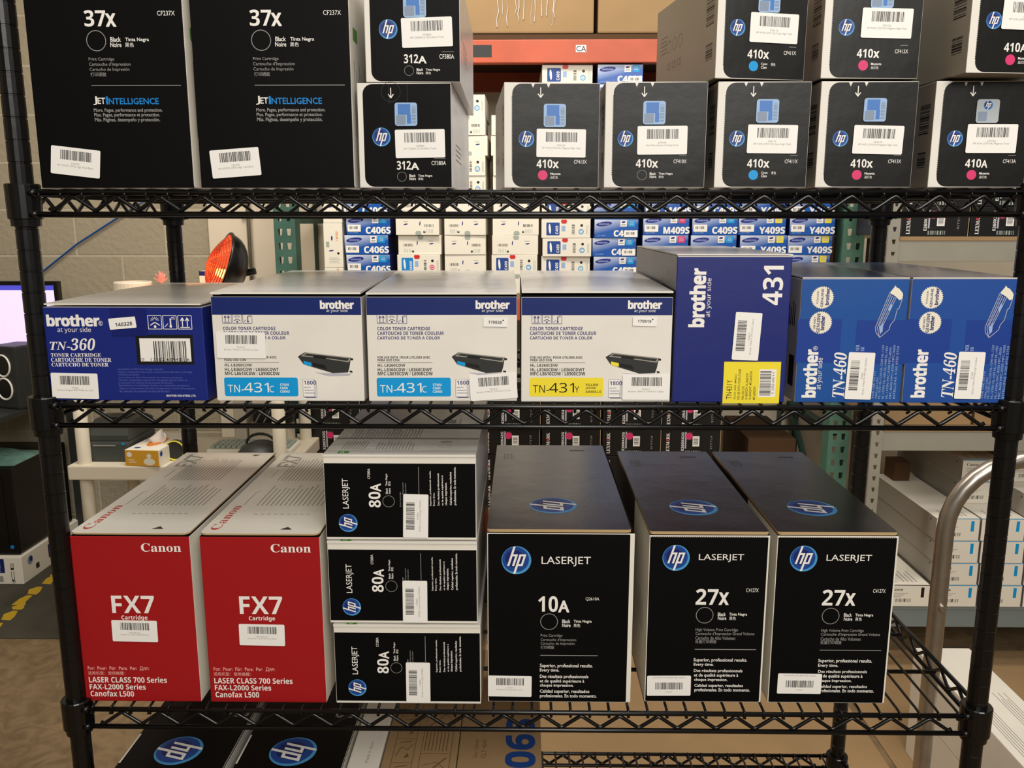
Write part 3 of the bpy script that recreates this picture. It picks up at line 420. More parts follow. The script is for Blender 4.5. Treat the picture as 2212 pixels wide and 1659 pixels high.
# 312 cartons: white sides, black rounded front panel
def small_black(film, w, h, d, margin, spec, side='left', panel='carton_black'):
    mb = MB(); mb.box(0, w, 0, d, 0, h, film, 1.2, dict(front='carton_white', right=film if panel == 'carton_black' else 'film_black', top='lid_grey' if panel == 'carton_black' else 'film_black'))
    F = faces(mb, w, d, h); f = F['front']; r = 11; pts = [(w-.6, .8), (w-.6, h-.8)]
    for i in range(7): a_ = math.radians(90+15*i); pts.append((margin+r+r*math.cos(a_), h-1.5-r+r*math.sin(a_)))
    for i in range(7): a_ = math.radians(180+15*i); pts.append((margin+r+r*math.cos(a_), 1.2+r+r*math.sin(a_)))
    f.poly(pts, panel, .15)
    if panel != 'carton_black': serrate(f, margin-.6, 14, h-14, panel, .16)
    c = w*.36 if panel == 'carton_black' else w*.38
    f.text(c-3.6, h-17, 7.2, 11.5, '↓', 'arrow', 'white')
    if panel == 'carton_black': f.ring(c, h-10, 11.2, .35, 'charcoal')
    else:
        for sx in (-9, 9): f.poly([(c+sx-2.4, h-.8), (c+sx, h-6), (c+sx+2.4, h-.8)], 'carton_white', .3)
    f.spec(spec)
    L = F['left']; R_ = F['right']
    for g_ in (L, R_):
        k = 'grey_print'
        if panel == 'carton_black' and g_ is L or panel != 'carton_black' and g_ is R_: continue
        if panel != 'carton_black':
            g_.barcode(d-34, h*.52, 24, 34, 'darktext', 16, 5, .3, 1); g_.barcode(d-32, h*.2, 20, 18, 'darktext', 9, 6, .3, 1)
            for i in range(3): g_.ring(52+22*i, h*.55, 8, .9, k); g_.textw(46+20*i, h*.3, 9, 'CE', 'n', k)
            for i in range(5): g_.bar(18, h*.5+i*5, 26-3*(i % 2), 1.4, k)
        else:
            for i in range(4): g_.bar(60, h*.3+i*6, 90-12*(i % 2), 1.6, k)
    return mb
m312 = small_black('film_white', 109, 118, 310, 6.5, SPEC['312A'])
g312 = 'stacked black cartons with white edges'
o = m312.build('toner_carton', loc=(404, -5, TOP)); tag(o, 'black carton with a white arrow under an identical one, next to the tall black cartons', 'box', g312)
sticker(o, *PT['312b_st'], ang=.8, seed=5, text=('CF380A', 'HP CF380A (312A) Black Toner')); seal(o, *PT['312b_se'])
p = link('toner_carton', o.data, None, (415, -5, TOP+118.5), .6); tag(p, 'black carton lying on top of a matching one, cropped by the photo edge above', 'box', g312)
sticker(p, *PT['312t_st'], ang=1.8, seed=5, text=('CF380A', 'HP CF380A (312A) Black Toner')); seal(p, *PT['312t_se'])
# 410 cartons
g410 = 'grey-black cartons in the two-high row on the top shelf'
def c410(key, pt, loc, w, rz, ang, label, txt, silver=False, data=None):
    if data is None: o = small_black('film_side', w, 119, 217, 9.5, SPEC[key], panel='film_black').build('toner_carton', loc=loc, rz=rz)
    else: o = link('toner_carton', data, None, loc, rz)
    tag(o, label, 'box', g410); sticker(o, *PT[pt+'_st'], ang=ang, seed=sum(map(ord, key)), text=txt); seal(o, *PT[pt+'_se'], silver=silver); return o
MG = ('CF413X', 'HP 410X (CF413X) Magenta High Yield'); CY = ('CF411X', 'HP 410X (CF411X) Cyan High Yield'); BK = ('CF410X', 'Part Description Coming Soon!'); MA = ('CF413A', 'HP 410A (CF413A) Magenta Toner')
c410('410M', '410M', (574, -2, TOP), 112, 4.5, -.5, 'film-wrapped black carton with a pink dot, standing alone at the gap in the row', MG)
c410('410K', '410K', (691, -4, TOP), 118, .6, .4, 'black carton with an empty ring instead of a dot, in the lower row', BK)
oc = c410('410C', '410C', (820, -4, TOP), 108, 1.2, -.6, 'lower of the two stacked black cartons with a bright blue dot', CY)
om = c410('410M2', '410M2', (938, -4, TOP), 112, 1, -1.2, 'lower black carton with a pink dot, beside the blue-dot stack', MG)
oa = c410('410A', '410A', (1069, -4, TOP), 112, .5, -.2, 'lower black carton of the end stack, pink dot and a silver seal', MA, True)
c410('410C', '410Cu', (815, -8, TOP+121.5), 112, 9.5, -1, 'upper of the two stacked black cartons with a bright blue dot, set askew', CY, data=oc.data)
c410('410M2', '410M2u', (936, -5, TOP+121.5), 112, 2.2, -1, 'upper black carton with a pink dot and crinkled film, beside the blue-dot stack', MG, data=om.data)
c410('410A', '410Au', (1086, -34, TOP+122.5), 112, 5, -1.5, 'upper black carton of the end stack, overhanging the one below', MA, data=oa.data)

# ---- second shelf
Z2 = LEVELS[1]+TOP
def lid(w, d, z, k, lift=0, bulge=0, edge='kraft_edge', front=-3, th=2.4, nx=10, ny=12, back=0, round_=0, over=0):
    """a closed top flap: a thin bowed board over the carton's top"""
    mb = MB(); vs = []; fs = []; idx = {}; rows = ([q*round_/d for q in (0, .1, .25, .5, .75)] if round_ else [0])+[(round_+(d-round_)*q/8)/d for q in range(0 if round_ else 1, 9)]; ny = len(rows)-1
    def zz(u, v): return z+lift*(1-v)**2+bulge*math.sin(math.pi*min(1, v*1.02))*math.sin(math.pi*(.1+.8*u))+back*v
    for layer in (0, 1):
        for j in range(ny+1):
            for i in range(nx+1):
                u, v = i/nx, rows[j]; ins = 0
                if round_ and v*d < round_: q = round_-v*d; ins = round_-math.sqrt(max(0, round_**2-q*q))
                x = -over+ins+(w+2*over-2*ins)*u
                idx[layer, i, j] = len(vs); vs.append((x, front+(d-front)*v, zz(u, v)+th*layer))
    for j in range(ny):
        for i in range(nx):
            a_, b_, c_, d_ = idx[1, i, j], idx[1, i+1, j], idx[1, i+1, j+1], idx[1, i, j+1]; fs.append((a_, b_, c_, d_))
    mb.add(vs, fs, k)
    e = []
    for j in range(ny):
        for i in range(nx): e.append((idx[0, i, j+1], idx[0, i+1, j+1], idx[0, i+1, j], idx[0, i, j]))
    for i in range(nx): e += [(idx[0, i, 0], idx[0, i+1, 0], idx[1, i+1, 0], idx[1, i, 0]), (idx[1, i, ny], idx[1, i+1, ny], idx[0, i+1, ny], idx[0, i, ny])]
    for j in range(ny): e += [(idx[0, 0, j+1], idx[0, 0, j], idx[1, 0, j], idx[1, 0, j+1]), (idx[0, nx, j], idx[0, nx, j+1], idx[1, nx, j+1], idx[1, nx, j])]
    mb.add(vs, e, edge)
    return mb
def icon(f, x, y, s, kind, k):
    f.line([(x, y), (x+s, y), (x+s, y+s), (x, y+s), (x, y)], s*.045, k)
    if kind == 0:
        for q in (.32, .68): f.line([(x+s*q, y+s*.18), (x+s*q, y+s*.8)], s*.07, k); f.line([(x+s*(q-.13), y+s*.6), (x+s*q, y+s*.84), (x+s*(q+.13), y+s*.6)], s*.07, k)
        f.line([(x+s*.15, y+s*.12), (x+s*.85, y+s*.12)], s*.05, k)
    elif kind == 1:
        f.disc(x+s*.5, y+s*.18, s*.1, k, n=12); f.line([(x+s*.15, y+s*.28), (x+s*.5, y+s*.5), (x+s*.85, y+s*.28)], s*.07, k)
        for a_ in range(0, 181, 30): t = math.radians(a_); f.line([(x+s*(.5+.1*math.cos(t)), y+s*(.68+.08*math.sin(t))), (x+s*(.5+.32*math.cos(t)), y+s*(.66+.26*math.sin(t)))], s*.03, k)
    else:
        f.line([(x+s*.55, y+s*.25), (x+s*.55, y+s*.8)], s*.1, k); f.disc(x+s*.55, y+s*.2, s*.1, k, n=12)
        f.line([(x+s*.1, y+s*.15), (x+s*.35, y+s*.4)], s*.05, k); f.line([(x+s*.62, y+s*.75), (x+s*.9, y+s*.75)], s*.05, k); f.line([(x+s*.62, y+s*.85), (x+s*.9, y+s*.9)], s*.05, k)
# TN-360
w, d, h = 196, 372, 116
mb = MB(); mb.box(0, w, 0, d, 0, h, 'carton_blue', 1.2, dict(top='lid_grey')); f = faces(mb, w, d, h)['front']; f.spec(SPEC['TN360'])
f.barcode(133, 47.5, 41, 27, 'black', 30, 11, .5)
x0, z0 = PT['360_ic']; x1, z1 = PT['360_ic2']; s_ = (x1-x0)*.31
for i, kd in enumerate((1, 2, 0)): icon(f, x0+i*(x1-x0)*.345, z0, s_, kd, 'white')
o = mb.build('toner_carton', loc=(11, -5, Z2)); tag(o, 'low royal blue carton with white serif figures beside the front post, middle shelf', 'box', 'blue and white cartons on the middle shelf')
l = lid(w-4, d, h+2, 'lid_grey', .5, 6, 'lid_white', 1, 1.8); f = Face(l, (0, 0, h+9), (1, 0, 0), (0, 1, 0)); l = l.build('top_flap', o, (2, 0, 0))
mat('tape_clear', (18, 28, 104), .22, .6)
mb = MB(); mb.box(83, 127, -.9, -.75, 81, 115, 'tape_clear'); mb.build('tape_strip', o)
sticker(o, *PT['360_st'], ang=-1, seed=8, text=('TN360', 'Genuine Original BROTHER HL-2140'))
mb = MB(); mb.prism(rounded(-16.5, -6.8, 33, 13.6, 1), 0, .3, 'sticker'); Face(mb, (0, 0, 0), (1, 0, 0), (0, 0, 1)).textw(-9, -3.6, 4.6, '140328', 'H', 'darktext', .12)
dt = mb.build('date_sticker', o, (PT['360_dt'][0], -1.3, PT['360_dt'][1])); dt.rotation_euler.y = math.radians(-5)
# TN-431 white cartons
def picture(f, x0, z0, x1, z1, c):
    """small printed picture of a toner cartridge"""
    W_, H_ = x1-x0, z1-z0; P = lambda pts: [(x0+a*W_, z0+b*H_) for a, b in pts]
    f.poly(P([(.5, .02), (.97, .0), (.9, -.1), (.55, -.12), (.3, .05)]), 'pale_print', .25)
    f.poly(P([(.0, .78), (.13, .98), (.96, .72), (.93, .3), (.9, .05), (.62, .02), (.1, .42)]), 'charcoal', .28)
    f.poly(P([(.06, .8), (.14, .97), (.97, .74), (.92, .52), (.5, .68)]), 'grey_print', .3)
    f.poly(P([(.1, .84), (.16, .92), (.93, .7), (.9, .58), (.5, .72)]), 'charcoal', .31)
    f.poly(P([(.27, .74), (.3, .84), (.53, .78), (.5, .66)]), 'black', .32)
    f.poly(P([(.1, .42), (.1, .58), (.24, .5), (.24, .33)]), c, .33)
    f.poly(P([(.25, .5), (.48, .4), (.52, .18), (.27, .34)]), 'black', .33)
    f.poly(P([(.95, .62), (1, .62), (1, .7), (.95, .72)]), 'black', .33); f.poly(P([(.93, .06), (.98, .04), (.98, .12), (.93, .14)]), 'black', .33)
def c431(key, x, w, rz, c, t3):
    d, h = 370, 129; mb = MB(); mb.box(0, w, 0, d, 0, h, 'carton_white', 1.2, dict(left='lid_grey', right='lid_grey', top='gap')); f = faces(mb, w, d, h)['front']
    it = [list(q) for q in SPEC[key]]
    f.bar(.6, h-22, w-1.2, 21.4, 'navy', .24)
    for q in it[1:]:
        if q[0] == 'B' and q[4] > 15: f.poly(rounded(q[1], q[2], q[3], q[4], 2.5), q[5], .25)
        else: f.spec([tuple(q)])
    x0, z0 = PT['431_icons']; x1, z1 = PT['431_icons2']; s_ = (x1-x0)*.3
    for i, kd in enumerate((0, 1, 2)): icon(f, x0+i*(x1-x0)*.34, z1, s_, kd, 'navytext')
    x0, z0 = PT['431_page']; x1, z1 = PT['431_page2']
    for i in (3, 2, 1, 0): f.poly([(x0+i, z1-i*.3), (x1-3+i, z1-i*.3), (x1-3+i, z0-i), (x0+i, z0-i)], 'navytext', .25); f.poly([(x0+.3+i, z1+.3-i*.3), (x1-3.3+i, z1+.3-i*.3), (x1-3.3+i, z0-.3-i), (x0+.3+i, z0-.3-i)], 'white', .26)
    f.textw(x0+1.5, z0-7, 5, '1800', 'H', 'navytext', .4)
    for i, t in enumerate(('page yield', 'rendement', 'rendimiento')): f.textw(x0+1.6, z0-11.5-i*3.4, 1.9, t, 'b', 'navytext', .4)
    a_, b_ = PT['431_pic'], PT['431_pic2']; picture(f, a_[0], b_[1], b_[0], a_[1], t3)
    return mb
def dress431(o, w, lift, bulge, back=4):
    l = lid(w-1, 370, 130.8, 'lid_print', lift, bulge, 'lid_white', -2, 2.2, back=back)
    l.build('top_flap', o, (.5, 0, 0))
    mb = MB(); mb.box(2, w-2, 2.5, 3.5, 128, 131, 'gap'); mb.build('inner_flap', o)  # near-black strip painted in as the shadow below the raised lid
gm = 'blue and white cartons on the middle shelf'
a = c431('431C', 0, 183, 0, 'cyan', 'cyan').build('toner_carton', loc=(218, -5, Z2)); tag(a, 'white carton with a blue band and blue label, next to the low blue carton', 'box', gm)
b = link('toner_carton', a.data, None, (406.5, -5, Z2), 1.2); tag(b, 'white carton with a blue band and blue label, middle one of three', 'box', gm)
c = c431('431Y', 0, 183, 0, 'yellow', 'yellow').build('toner_carton', loc=(594.5, -5, Z2), rz=.6); tag(c, 'white carton with a navy band and yellow label', 'box', gm)
dress431(a, 183, 1.5, 6, 7); dress431(b, 183, 1, 7, 7); dress431(c, 183, 3, 6, 7)
sticker(a, *PT['431a_st'], ang=-.6, seed=13, w=60, text=('TN431C', 'Brother TN431C (TN-431C) Cyan')); sticker(b, *PT['431b_st'], ang=4, seed=13, text=('TN431C', 'Brother TN431C (TN-431C) Cyan')); sticker(c, *PT['431y_st'], ang=-.3, seed=14, text=('TN431Y', 'Brother TN431Y (TN-431Y) Yellow'))
for o, key, t in ((b, '431b_dt', '170828'), (c, '431y_dt', '170919')):
    mb = MB(); mb.prism(rounded(-14.5, -5.5, 29, 11, .5), 0, .3, 'sticker'); f = Face(mb, (0, 0, 0), (1, 0, 0), (0, 0, 1)); f.textw(-8.5, -1.6, 3.6, t, 'H', 'darktext', .12); f.disc(9.5, 2.7, .9, 'black', .12, 10)
    q = mb.build('date_sticker', o, (PT[key][0], -1.3, PT[key][1])); q.rotation_euler.y = math.radians(1.5)
# tall royal blue carton
w, d, h = 137, 370, 178
mb = MB(); mb.box(0, w, 0, d, 0, h, 'carton_royal', 1.2, dict(left='royal_side', top='lid_print')); F = faces(mb, w, d, h); f = F['front']; f.spec(SPEC['431T'])
for q in SPEC['431T']:
    if q[0] == 'B' and q[5] == 'white': f.barcode(q[1]+1, q[2]+2, q[3]-7, q[4]-4, 'darktext', 30, 16, .5, 1); f.text(q[1]+q[3]-5, q[2]+4, 3, q[4]-8, '0 12502 64514 3', 'n', 'darktext', 1)
f.bar(1, h-1.2, w-2, .9, 'white')
L = F['left']
for i in range(4): L.line([(300+i*15, 150), (311+i*15, 150), (311+i*15, 164), (300+i*15, 164), (300+i*15, 150)], .8, 'pale_print')
for i in range(7): L.bar(190, 95+i*7, 80-10*(i % 3), 1.6, 'pale_print')
o = mb.build('toner_carton', loc=(780, -5, Z2)); tag(o, 'tall royal blue carton with sideways white lettering and a yellow corner label', 'box', gm)
lid(w, d, h+.5, 'lid_print', 0, 1.5, 'carton_white', -1, 1.6).build('top_flap', o)
sticker(o, *PT['431T_st'], ang=-2.5, rot=1, seed=14, text=('TN431Y', 'Brother TN431Y (TN-431Y) Yellow'))
# TN-460 pair
def drawing(f, x0, z0, x1, z1):
    W_, H_ = x1-x0, z1-z0; P = lambda pts: [(x0+a*W_, z0+b*H_) for a, b in pts]
    f.poly(P([(.46, .86), (.62, .96), (.66, 1), (.72, .96), (.82, .94), (.97, .86), (1, .82), (.98, .74), (.86, .72), (.74, .78)]), 'cream', .28)
    for pts in ([(.46, .86), (.0, .2), (.03, .1), (.2, 0), (.3, .04), (.55, .15), (.6, .25), (.74, .34), (.82, .55), (.88, .56), (.98, .74)], [(.52, .84), (.08, .2), (.12, .1), (.2, 0)], [(.74, .78), (.2, .12)], [(.58, .8), (.14, .22)], [(.66, .78), (.2, .2)]): f.line(P(pts), .75, 'pale_print')
    f.poly(P([(.44, .55), (.54, .66), (.6, .62), (.5, .5)]), 'paleblue', .3); f.poly(P([(.14, .2), (.3, .28), (.3, .12), (.2, .06)]), 'paleblue', .3)
def c460(key, body):
    w, d, h = 128, 370, 151; mb = MB(); mb.box(0, w, 0, d, 0, h, body, 1.2, dict(left='carton_white', top='lid_blue')); F = faces(mb, w, d, h); f = F['front']
    for q in SPEC[key]:
        if q[0] == 'D':
            n = 64; f.poly([(q[1]+q[3]*(1 if i % 2 else .9)*math.cos(2*math.pi*i/n), q[2]+q[3]*(1 if i % 2 else .9)*math.sin(2*math.pi*i/n)) for i in range(n)], q[4], .3)
        else: f.spec([q])
    a_, b_ = PT['460_pic'], PT['460_pic2']; drawing(f, a_[0], a_[1], b_[0], b_[1])
    L = F['left']
    for i in range(8): L.bar(300+i*7, 92, 3, 30-4*(i % 3), 'darktext')
    L.bar(338, 18, 20, 38, 'darktext'); return mb
a = c460('460a', 'carton_azure').build('toner_carton', loc=(930, -5, Z2)); tag(a, 'azure carton with two serrated cream badges, beside the tall royal blue carton', 'box', gm)
mat('carton_cobalt', (30, 74, 150), .36, .5, bump=.1, nscale=22)
b = c460('460b', 'carton_cobalt').build('toner_carton', loc=(1061, -5, Z2)); tag(b, 'cobalt carton with two serrated cream badges, last on the middle shelf beside the post', 'box', gm)
for o in (a, b): lid(127, 370, 151.3, 'lid_blue', 0, 4, 'carton_white', 0, 1.4, back=1).build('top_flap', o, (.5, 0, 0))
sticker(a, *PT['460a_st'], ang=-1.4, rot=1, seed=18, text=('TN460', 'Brother TN460 (TN-460) High Yield Black')); sticker(b, *PT['460b_st'], ang=-.8, rot=1, seed=18, text=('TN460', 'Brother TN460 (TN-460) High Yield Black'))

# ---- third shelf
Z3 = LEVELS[2]+TOP
gr = 'cartons on the lower wire shelf'
w, d, h = 155, 386, 233
mb = MB(); mb.box(0, w, 0, d, 0, h, 'lid_white', 1.2, dict(front='carton_red', top='gap')); f = faces(mb, w, d, h)['front']; f.spec(SPEC['FX7'])
a = mb.build('fax_cartridge_carton', loc=(13, 0, Z3)); tag(a, 'red carton with white lettering standing next to the front post', 'box', gr)
b = link('fax_cartridge_carton', a.data, None, (181, 0, Z3)); tag(b, 'red carton with white lettering beside the three stacked black cartons', 'box', gr)
lm = lid(w-.5, d, 235.5, 'lid_white', 0, 0, 'kraft_edge', -1, 2.2, round_=9)
f = Face(lm, (0, 0, 237.75), (1, 0, 0), (0, 1, 0)); K = 'grey_print'; R_ = random.Random(3)
f.text(8, 12, 13, 95, 'Canon', 's', 'red_print', 1); f.poly([(100, 14), (116, 14), (108, 24)], 'darktext'); f.textw(12, 300, 30, 'FX7', 'b', K, rot=1); f.text(10, 330, 8, 45, 'Cartridge', 'n', K, 1)
for i in range(15): f.bar(36+i*5.4, 225, 1.5, 122-R_.random()*14, K)
for i in range(15): f.bar(40+i*6.5, 108, 1.5, 96-R_.random()*26, K)
for i in range(9): f.bar(48+i*9, 72, 5, 1.6, K)
f.line([(22, 110), (22, 168), (28, 172)], 1, K); f.line([(22, 240), (22, 282)], 1, K); f.poly([(118, 372), (134, 372), (126, 364)], 'darktext')
lo = lm.build('top_flap', a, (.3, 0, 0)); link('top_flap', lo.data, b, (.3, 0, 0))
sticker(a, *PT['FX7a_st'], ang=-.8, seed=20, w=60, h=30, text=('7621A001AA', 'Canon FX-7 (7621A001AA) Black')); sticker(b, *PT['FX7b_st'], ang=-.8, seed=20, w=60, h=30, text=('7621A001AA', 'Canon FX-7 (7621A001AA) Black'))
# three stacked 80A
w, d, h = 193, 345, 110
mb = MB(); mb.box(0, w, 0, d, 0, h, 'lid_white', 1.2, dict(right='film_white', top='lid_grey')); F = faces(mb, w, d, h); f = F['front']
f.bar(.8, 3.5, w-1.8, 98, 'carton_black', .1)
f.spec(SPEC['80A'])
t = F['top']; t.poly([(17, 3), (31, 3), (31, 14), (17, 14)], 'green'); t.textw(20, 5.5, 6, 'i3', 'b', 'white', .4)
for i in range(9): t.bar(18+i*3.6, 22, 1.2, 44-3*(i % 3), K)
for i in range(12): t.bar(62+i*4.2, 22, 1.2, 40-5*(i % 3), K)
for i in range(22): t.bar(18+i*4.4, 84, 1.2, 58-7*(i % 4), K)
t.ring(150, 40, 8, .8, K); t.disc(150, 62, 8, K, r2=4); t.bar(1, 92, w-2, 5, K, .2); t.bar(1, 150, w-2, 5, K, .2); t.line([(160, 160), (185, 160), (185, 195), (160, 195), (160, 160)], .8, K); t.barcode(142, 168, 12, 22, 'darktext', 10, 3, .3)
base = mb.build('toner_carton', loc=(349, 0, Z3)); tag(base, 'bottom one of three black cartons stacked on their sides', 'box', gr)
mid = link('toner_carton', base.data, None, (345.5, 0, Z3+115)); tag(mid, 'middle one of three black cartons stacked on their sides', 'box', gr)
top = link('toner_carton', base.data, None, (345, 0, Z3+230)); tag(top, 'topmost of three black cartons stacked on their sides, pale grey lid showing', 'box', gr)
for o, q, an in ((base, '80b_st', -.4), (mid, '80m_st', -.6), (top, '80t_st', -1.6)):
    sticker(o, *PT[q], ang=an, rot=1, seed=24, text=('CF280A', 'HP 80A Toner Cartridge (CF280A)'))
lm = lid(w-.6, d, h+.3, 'lid_grey', 0, 0, 'carton_white', -1.5, 3.2); t3 = Face(lm, (0, 0, h+3.55), (1, 0, 0), (0, 1, 0)); t3.poly([(17, -1), (31, -1), (31, 9), (17, 9)], 'green'); t3.textw(20, 1, 6, 'i3', 'b', 'white'); lo = lm.build('top_flap', base, (.3, 0, 0))
lm2 = lid(w-.6, d, h+.3, 'lid_grey', 0, 0, 'carton_white', -1.5, 3.2); t2 = Face(lm2, (0, 0, h+3.55), (1, 0, 0), (0, 1, 0))
t2.poly([(17, 3), (31, 3), (31, 14), (17, 14)], 'green', .4); t2.textw(20, 5.5, 6, 'i3', 'b', 'white', .7)
for i in range(9): t2.bar(18+i*3.6, 22, 1.2, 44-3*(i % 3), K, .5)
for i in range(12): t2.bar(62+i*4.2, 22, 1.2, 40-5*(i % 3), K, .5)
for i in range(22): t2.bar(18+i*4.4, 84, 1.2, 58-7*(i % 4), K, .5)
t2.ring(150, 40, 8, .8, K, .5); t2.disc(150, 62, 8, K, .5, r2=4); t2.bar(1, 76, w-2, 7, K, .5); t2.bar(1, 150, w-2, 6, K, .5); t2.line([(160, 160), (185, 160), (185, 195), (160, 195), (160, 160)], .8, K, .5); t2.barcode(142, 168, 12, 22, 'darktext', 10, 3, .5)
lm2.build('top_flap', top, (.3, 0, 0)); link('top_flap', lo.data, mid, (.3, 0, 0))
# big black cartons
def big_black(key, w, d, h, stripe):
    mb = MB(); mb.box(0, w, 0, d, 0, h, 'lid_white', 1.4, dict(top='gap')); F = faces(mb, w, d, h); f = F['front']
    pts = rounded(1.2, 1, w-1.2-stripe, h-2.5, 1.5); f.poly(pts, 'carton_black', .12)
    if key == '27X': serrate(f, w*.0+1, 2, 3, 'white'); [f.poly([(1.5+i*2.4, h-2.6), (2.6+i*2.4, h-1.2), (3.7+i*2.4, h-2.6)], 'carton_white', .3) for i in range(int(w/2.4)-1)]
    f.spec(SPEC[key])
    L = F['left']; L.poly([(0, 0), (d*.62, 0), (d*.62, h), (0, h)], 'carton_black', .15)
    for i in range(7): L.bar(d-40-i*8, h*.35, 2, 50-6*(i % 3), K)
    return mb
def top_lid(w, d, h, stripe, lx):
    lm = lid(w-stripe, d, h+1.5, 'lid_black', 0, 0, 'kraft_edge', -1.5, 4, round_=5)
    f = Face(lm, (0, 0, h+5.55), (1, 0, 0), (0, 1, 0)); f.logo(lx, 92, 33, -math.pi/2, .8)
    f.bar(w*.66, d-38, 26, 7, 'black', .8)
    for i in range(6): f.bar(14+i*3, d-90, .8, 34, 'charcoal', .8)
    return lm
o = big_black('10A', 190, 415, 238, 6).build('toner_carton', loc=(551, 6, Z3)); tag(o, 'wide black carton, first of the three upright ones with dark tops', 'box', gr)
top_lid(190, 415, 238, 5, 88).build('top_flap', o); sticker(o, *PT['10A_st'], ang=-.4, seed=27, h=30, text=('Q2610A', 'HP Q2610A (10A) Black Toner'))
b2 = big_black('27X', 155, 385, 235, 2.5).build('toner_carton', loc=(924, 9, Z3)); tag(b2, 'upright black carton nearest the empty end of the wire shelf', 'box', gr)
b1 = link('toner_carton', b2.data, None, (760, 9, Z3)); tag(b1, 'upright black carton between the wide one and its twin', 'box', gr)
lo = top_lid(155, 385, 235, 2, 74).build('top_flap', b2); link('top_flap', lo.data, b1, (0, 0, 0))
for o, q, an in ((b1, '27a_st', .6), (b2, '27b_st', -.3)): sticker(o, *PT[q], ang=an, seed=30, h=29, flip=True, text=('C4127X', 'HP C4127X (27X) Black High Capacity'))

# ---- bottom shelf
Z4 = LEVELS[3]+TOP; gb = 'cartons on the bottom wire shelf'
w, d, h = 155, 385, 237
def low_black(name, x, label):
    mb = MB(); mb.box(0, w, 0, d, 0, h, 'lid_white', 1.4, dict(front='carton_black', left='carton_black', top='gap')); o = mb.build(name, loc=(x, -6, Z4)); tag(o, label, 'box', gb)
    lm = lid(w-2, d, h+1, 'carton_black', 0, 0, 'carton_white', -1.5, 2.2); f = Face(lm, (0, 0, h+3.25), (1, 0, 0), (0, 1, 0)); f.logo(75, 90, 34, -math.pi/2, .5)
    f.line([(120, 200), (120, 180), (145, 180), (145, 200)], 6, 'grey', .5); f.poly([(0, 60), (2.5, 60), (2.5, 130), (0, 130)], 'lid_white', .5)
    lm.build('top_flap', o, (1, 0, 0)); return o
low_black('toner_carton', 18, 'black carton with a round logo on its lid, bottom shelf beside the post'); low_black('toner_carton', 186, 'black carton with a round logo on its lid, bottom shelf next to the white box')
mb = MB(); mb.box(0, 46, 0, 370, 0, 236, 'lid_white', 3); Face(mb, (0, 0, 236), (1, 0, 0), (0, 1, 0)).text(24, 70, 6, 50, 'Made in Japan', 'n', K, 1)
tag(mb.build('paper_carton', loc=(346, -4, Z4)), 'narrow white box on the bottom shelf between black and brown cartons', 'box', gb)
mb = MB(); mb.box(0, 108, 0, 380, 0, 236, 'kraft', 2); f = faces(mb, 108, 380, 236)['top']; k = 'brown_print'
f.line([(14, 5), (14, 375), (44, 375), (44, 5)], 1, k); f.line([(54, 5), (54, 375), (98, 375), (98, 5)], 1, k)
for j in range(6):
    f.line([(14, 10+j*58), (44, 10+j*58)], 1, k); f.line([(18, 25+j*58), (24, 48+j*58), (34, 40+j*58), (40, 55+j*58)], 1.4, k); f.poly([(30, 20+j*58), (38, 24+j*58), (34, 34+j*58)], k); f.line([(20, 58+j*58), (38, 62+j*58)], 2, k)
for j in (0, 2, 4):
    f.line([(54, 90+j*62), (98, 90+j*62)], 1, k)
    for i in range(7): f.bar(58+i*5.4, 96+j*62, 1.4, 48, k)
    f.line([(60, 34+j*62), (92, 80+j*62)], 2.5, k); f.line([(58, 62+j*62), (80, 70+j*62), (96, 50+j*62)], 1.2, k)
tag(mb.build('shipping_carton', loc=(394, -2, Z4)), 'brown carton printed with line-drawn handling pictures on its top, bottom shelf', 'box', gb)
mb = MB(); mb.box(0, 122, 0, 400, 0, 236, 'kraft', 2); f = faces(mb, 122, 400, 236)['top']
mat('blue_ink', (22, 62, 128), .7, .2)
f.text(70, 16, 42, 163, '406S', 'X', 'blue_ink', 1); f.text(22, 80, 7, 46, 'Toner / Cartouche', 'n', k, 1); f.text(34, 80, 7, 46, 'CLT-406S', 'n', k, 1)
o = mb.build('shipping_carton', loc=(503, -2, Z4)); tag(o, 'brown carton with big blue sideways figures on its top, bottom shelf', 'box', gb)
mat('kraft_dark', (84, 60, 40), .8, .2); mat('carton_dark', (16, 15, 15), .4, .5)
# ---------------------------------------------------------------- pallet rack behind (front plane y = 2100)
YR, BZ = 2100, -289
rack = tag(empty('pallet_rack', (-277, YR, -FL)), 'green and orange pallet rack stacked with small toner boxes behind the black shelving', 'rack')
def upright(k):
    mb = MB(); w = 78; H = 3300; xs = [0, 15, 31, 47, 63, 78]; vs = []; fs = []
    def q(pts): o = len(vs); vs.extend([(x-w/2, 0, z) for x, z in pts]); fs.append((o, o+1, o+2, o+3))
    z = 0
    while z < H:
        q([(0, z), (w, z), (w, z+27), (0, z+27)])
        a, b = z+27, z+50.8
        q([(0, a), (15+3, a), (15, b), (0, b)]); q([(31-3, a), (47+3, a), (47, b), (31, b)]); q([(63-3, a), (78, a), (78, b), (63, b)]); z += 50.8
    mb.add(vs, fs, k); mb.box(-39, -36.5, .2, 70, 0, H, k); mb.box(36.5, 39, .2, 70, 0, H, k); return mb
u0 = upright('rack_green').build('upright', rack, (0, 0, 0)); u1 = upright('rack_mint').build('upright', rack, (2068, 0, 0))
for x in (0, 2068): o = link('upright', u0.data, rack, (x, 660, 0), 180)
for x in (0, 2068):
    for z in (250, 700, 1505, 2050): mb = MB(); mb.box(x-18, x+18, 70, 590, z-14, z+14, 'rack_green'); mb.build('brace', rack)
    for z in (270,): mb = MB(); mb.tube([(x, 75, z), (x, 585, z+420)], 14, 'rack_green'); mb.build('brace', rack)
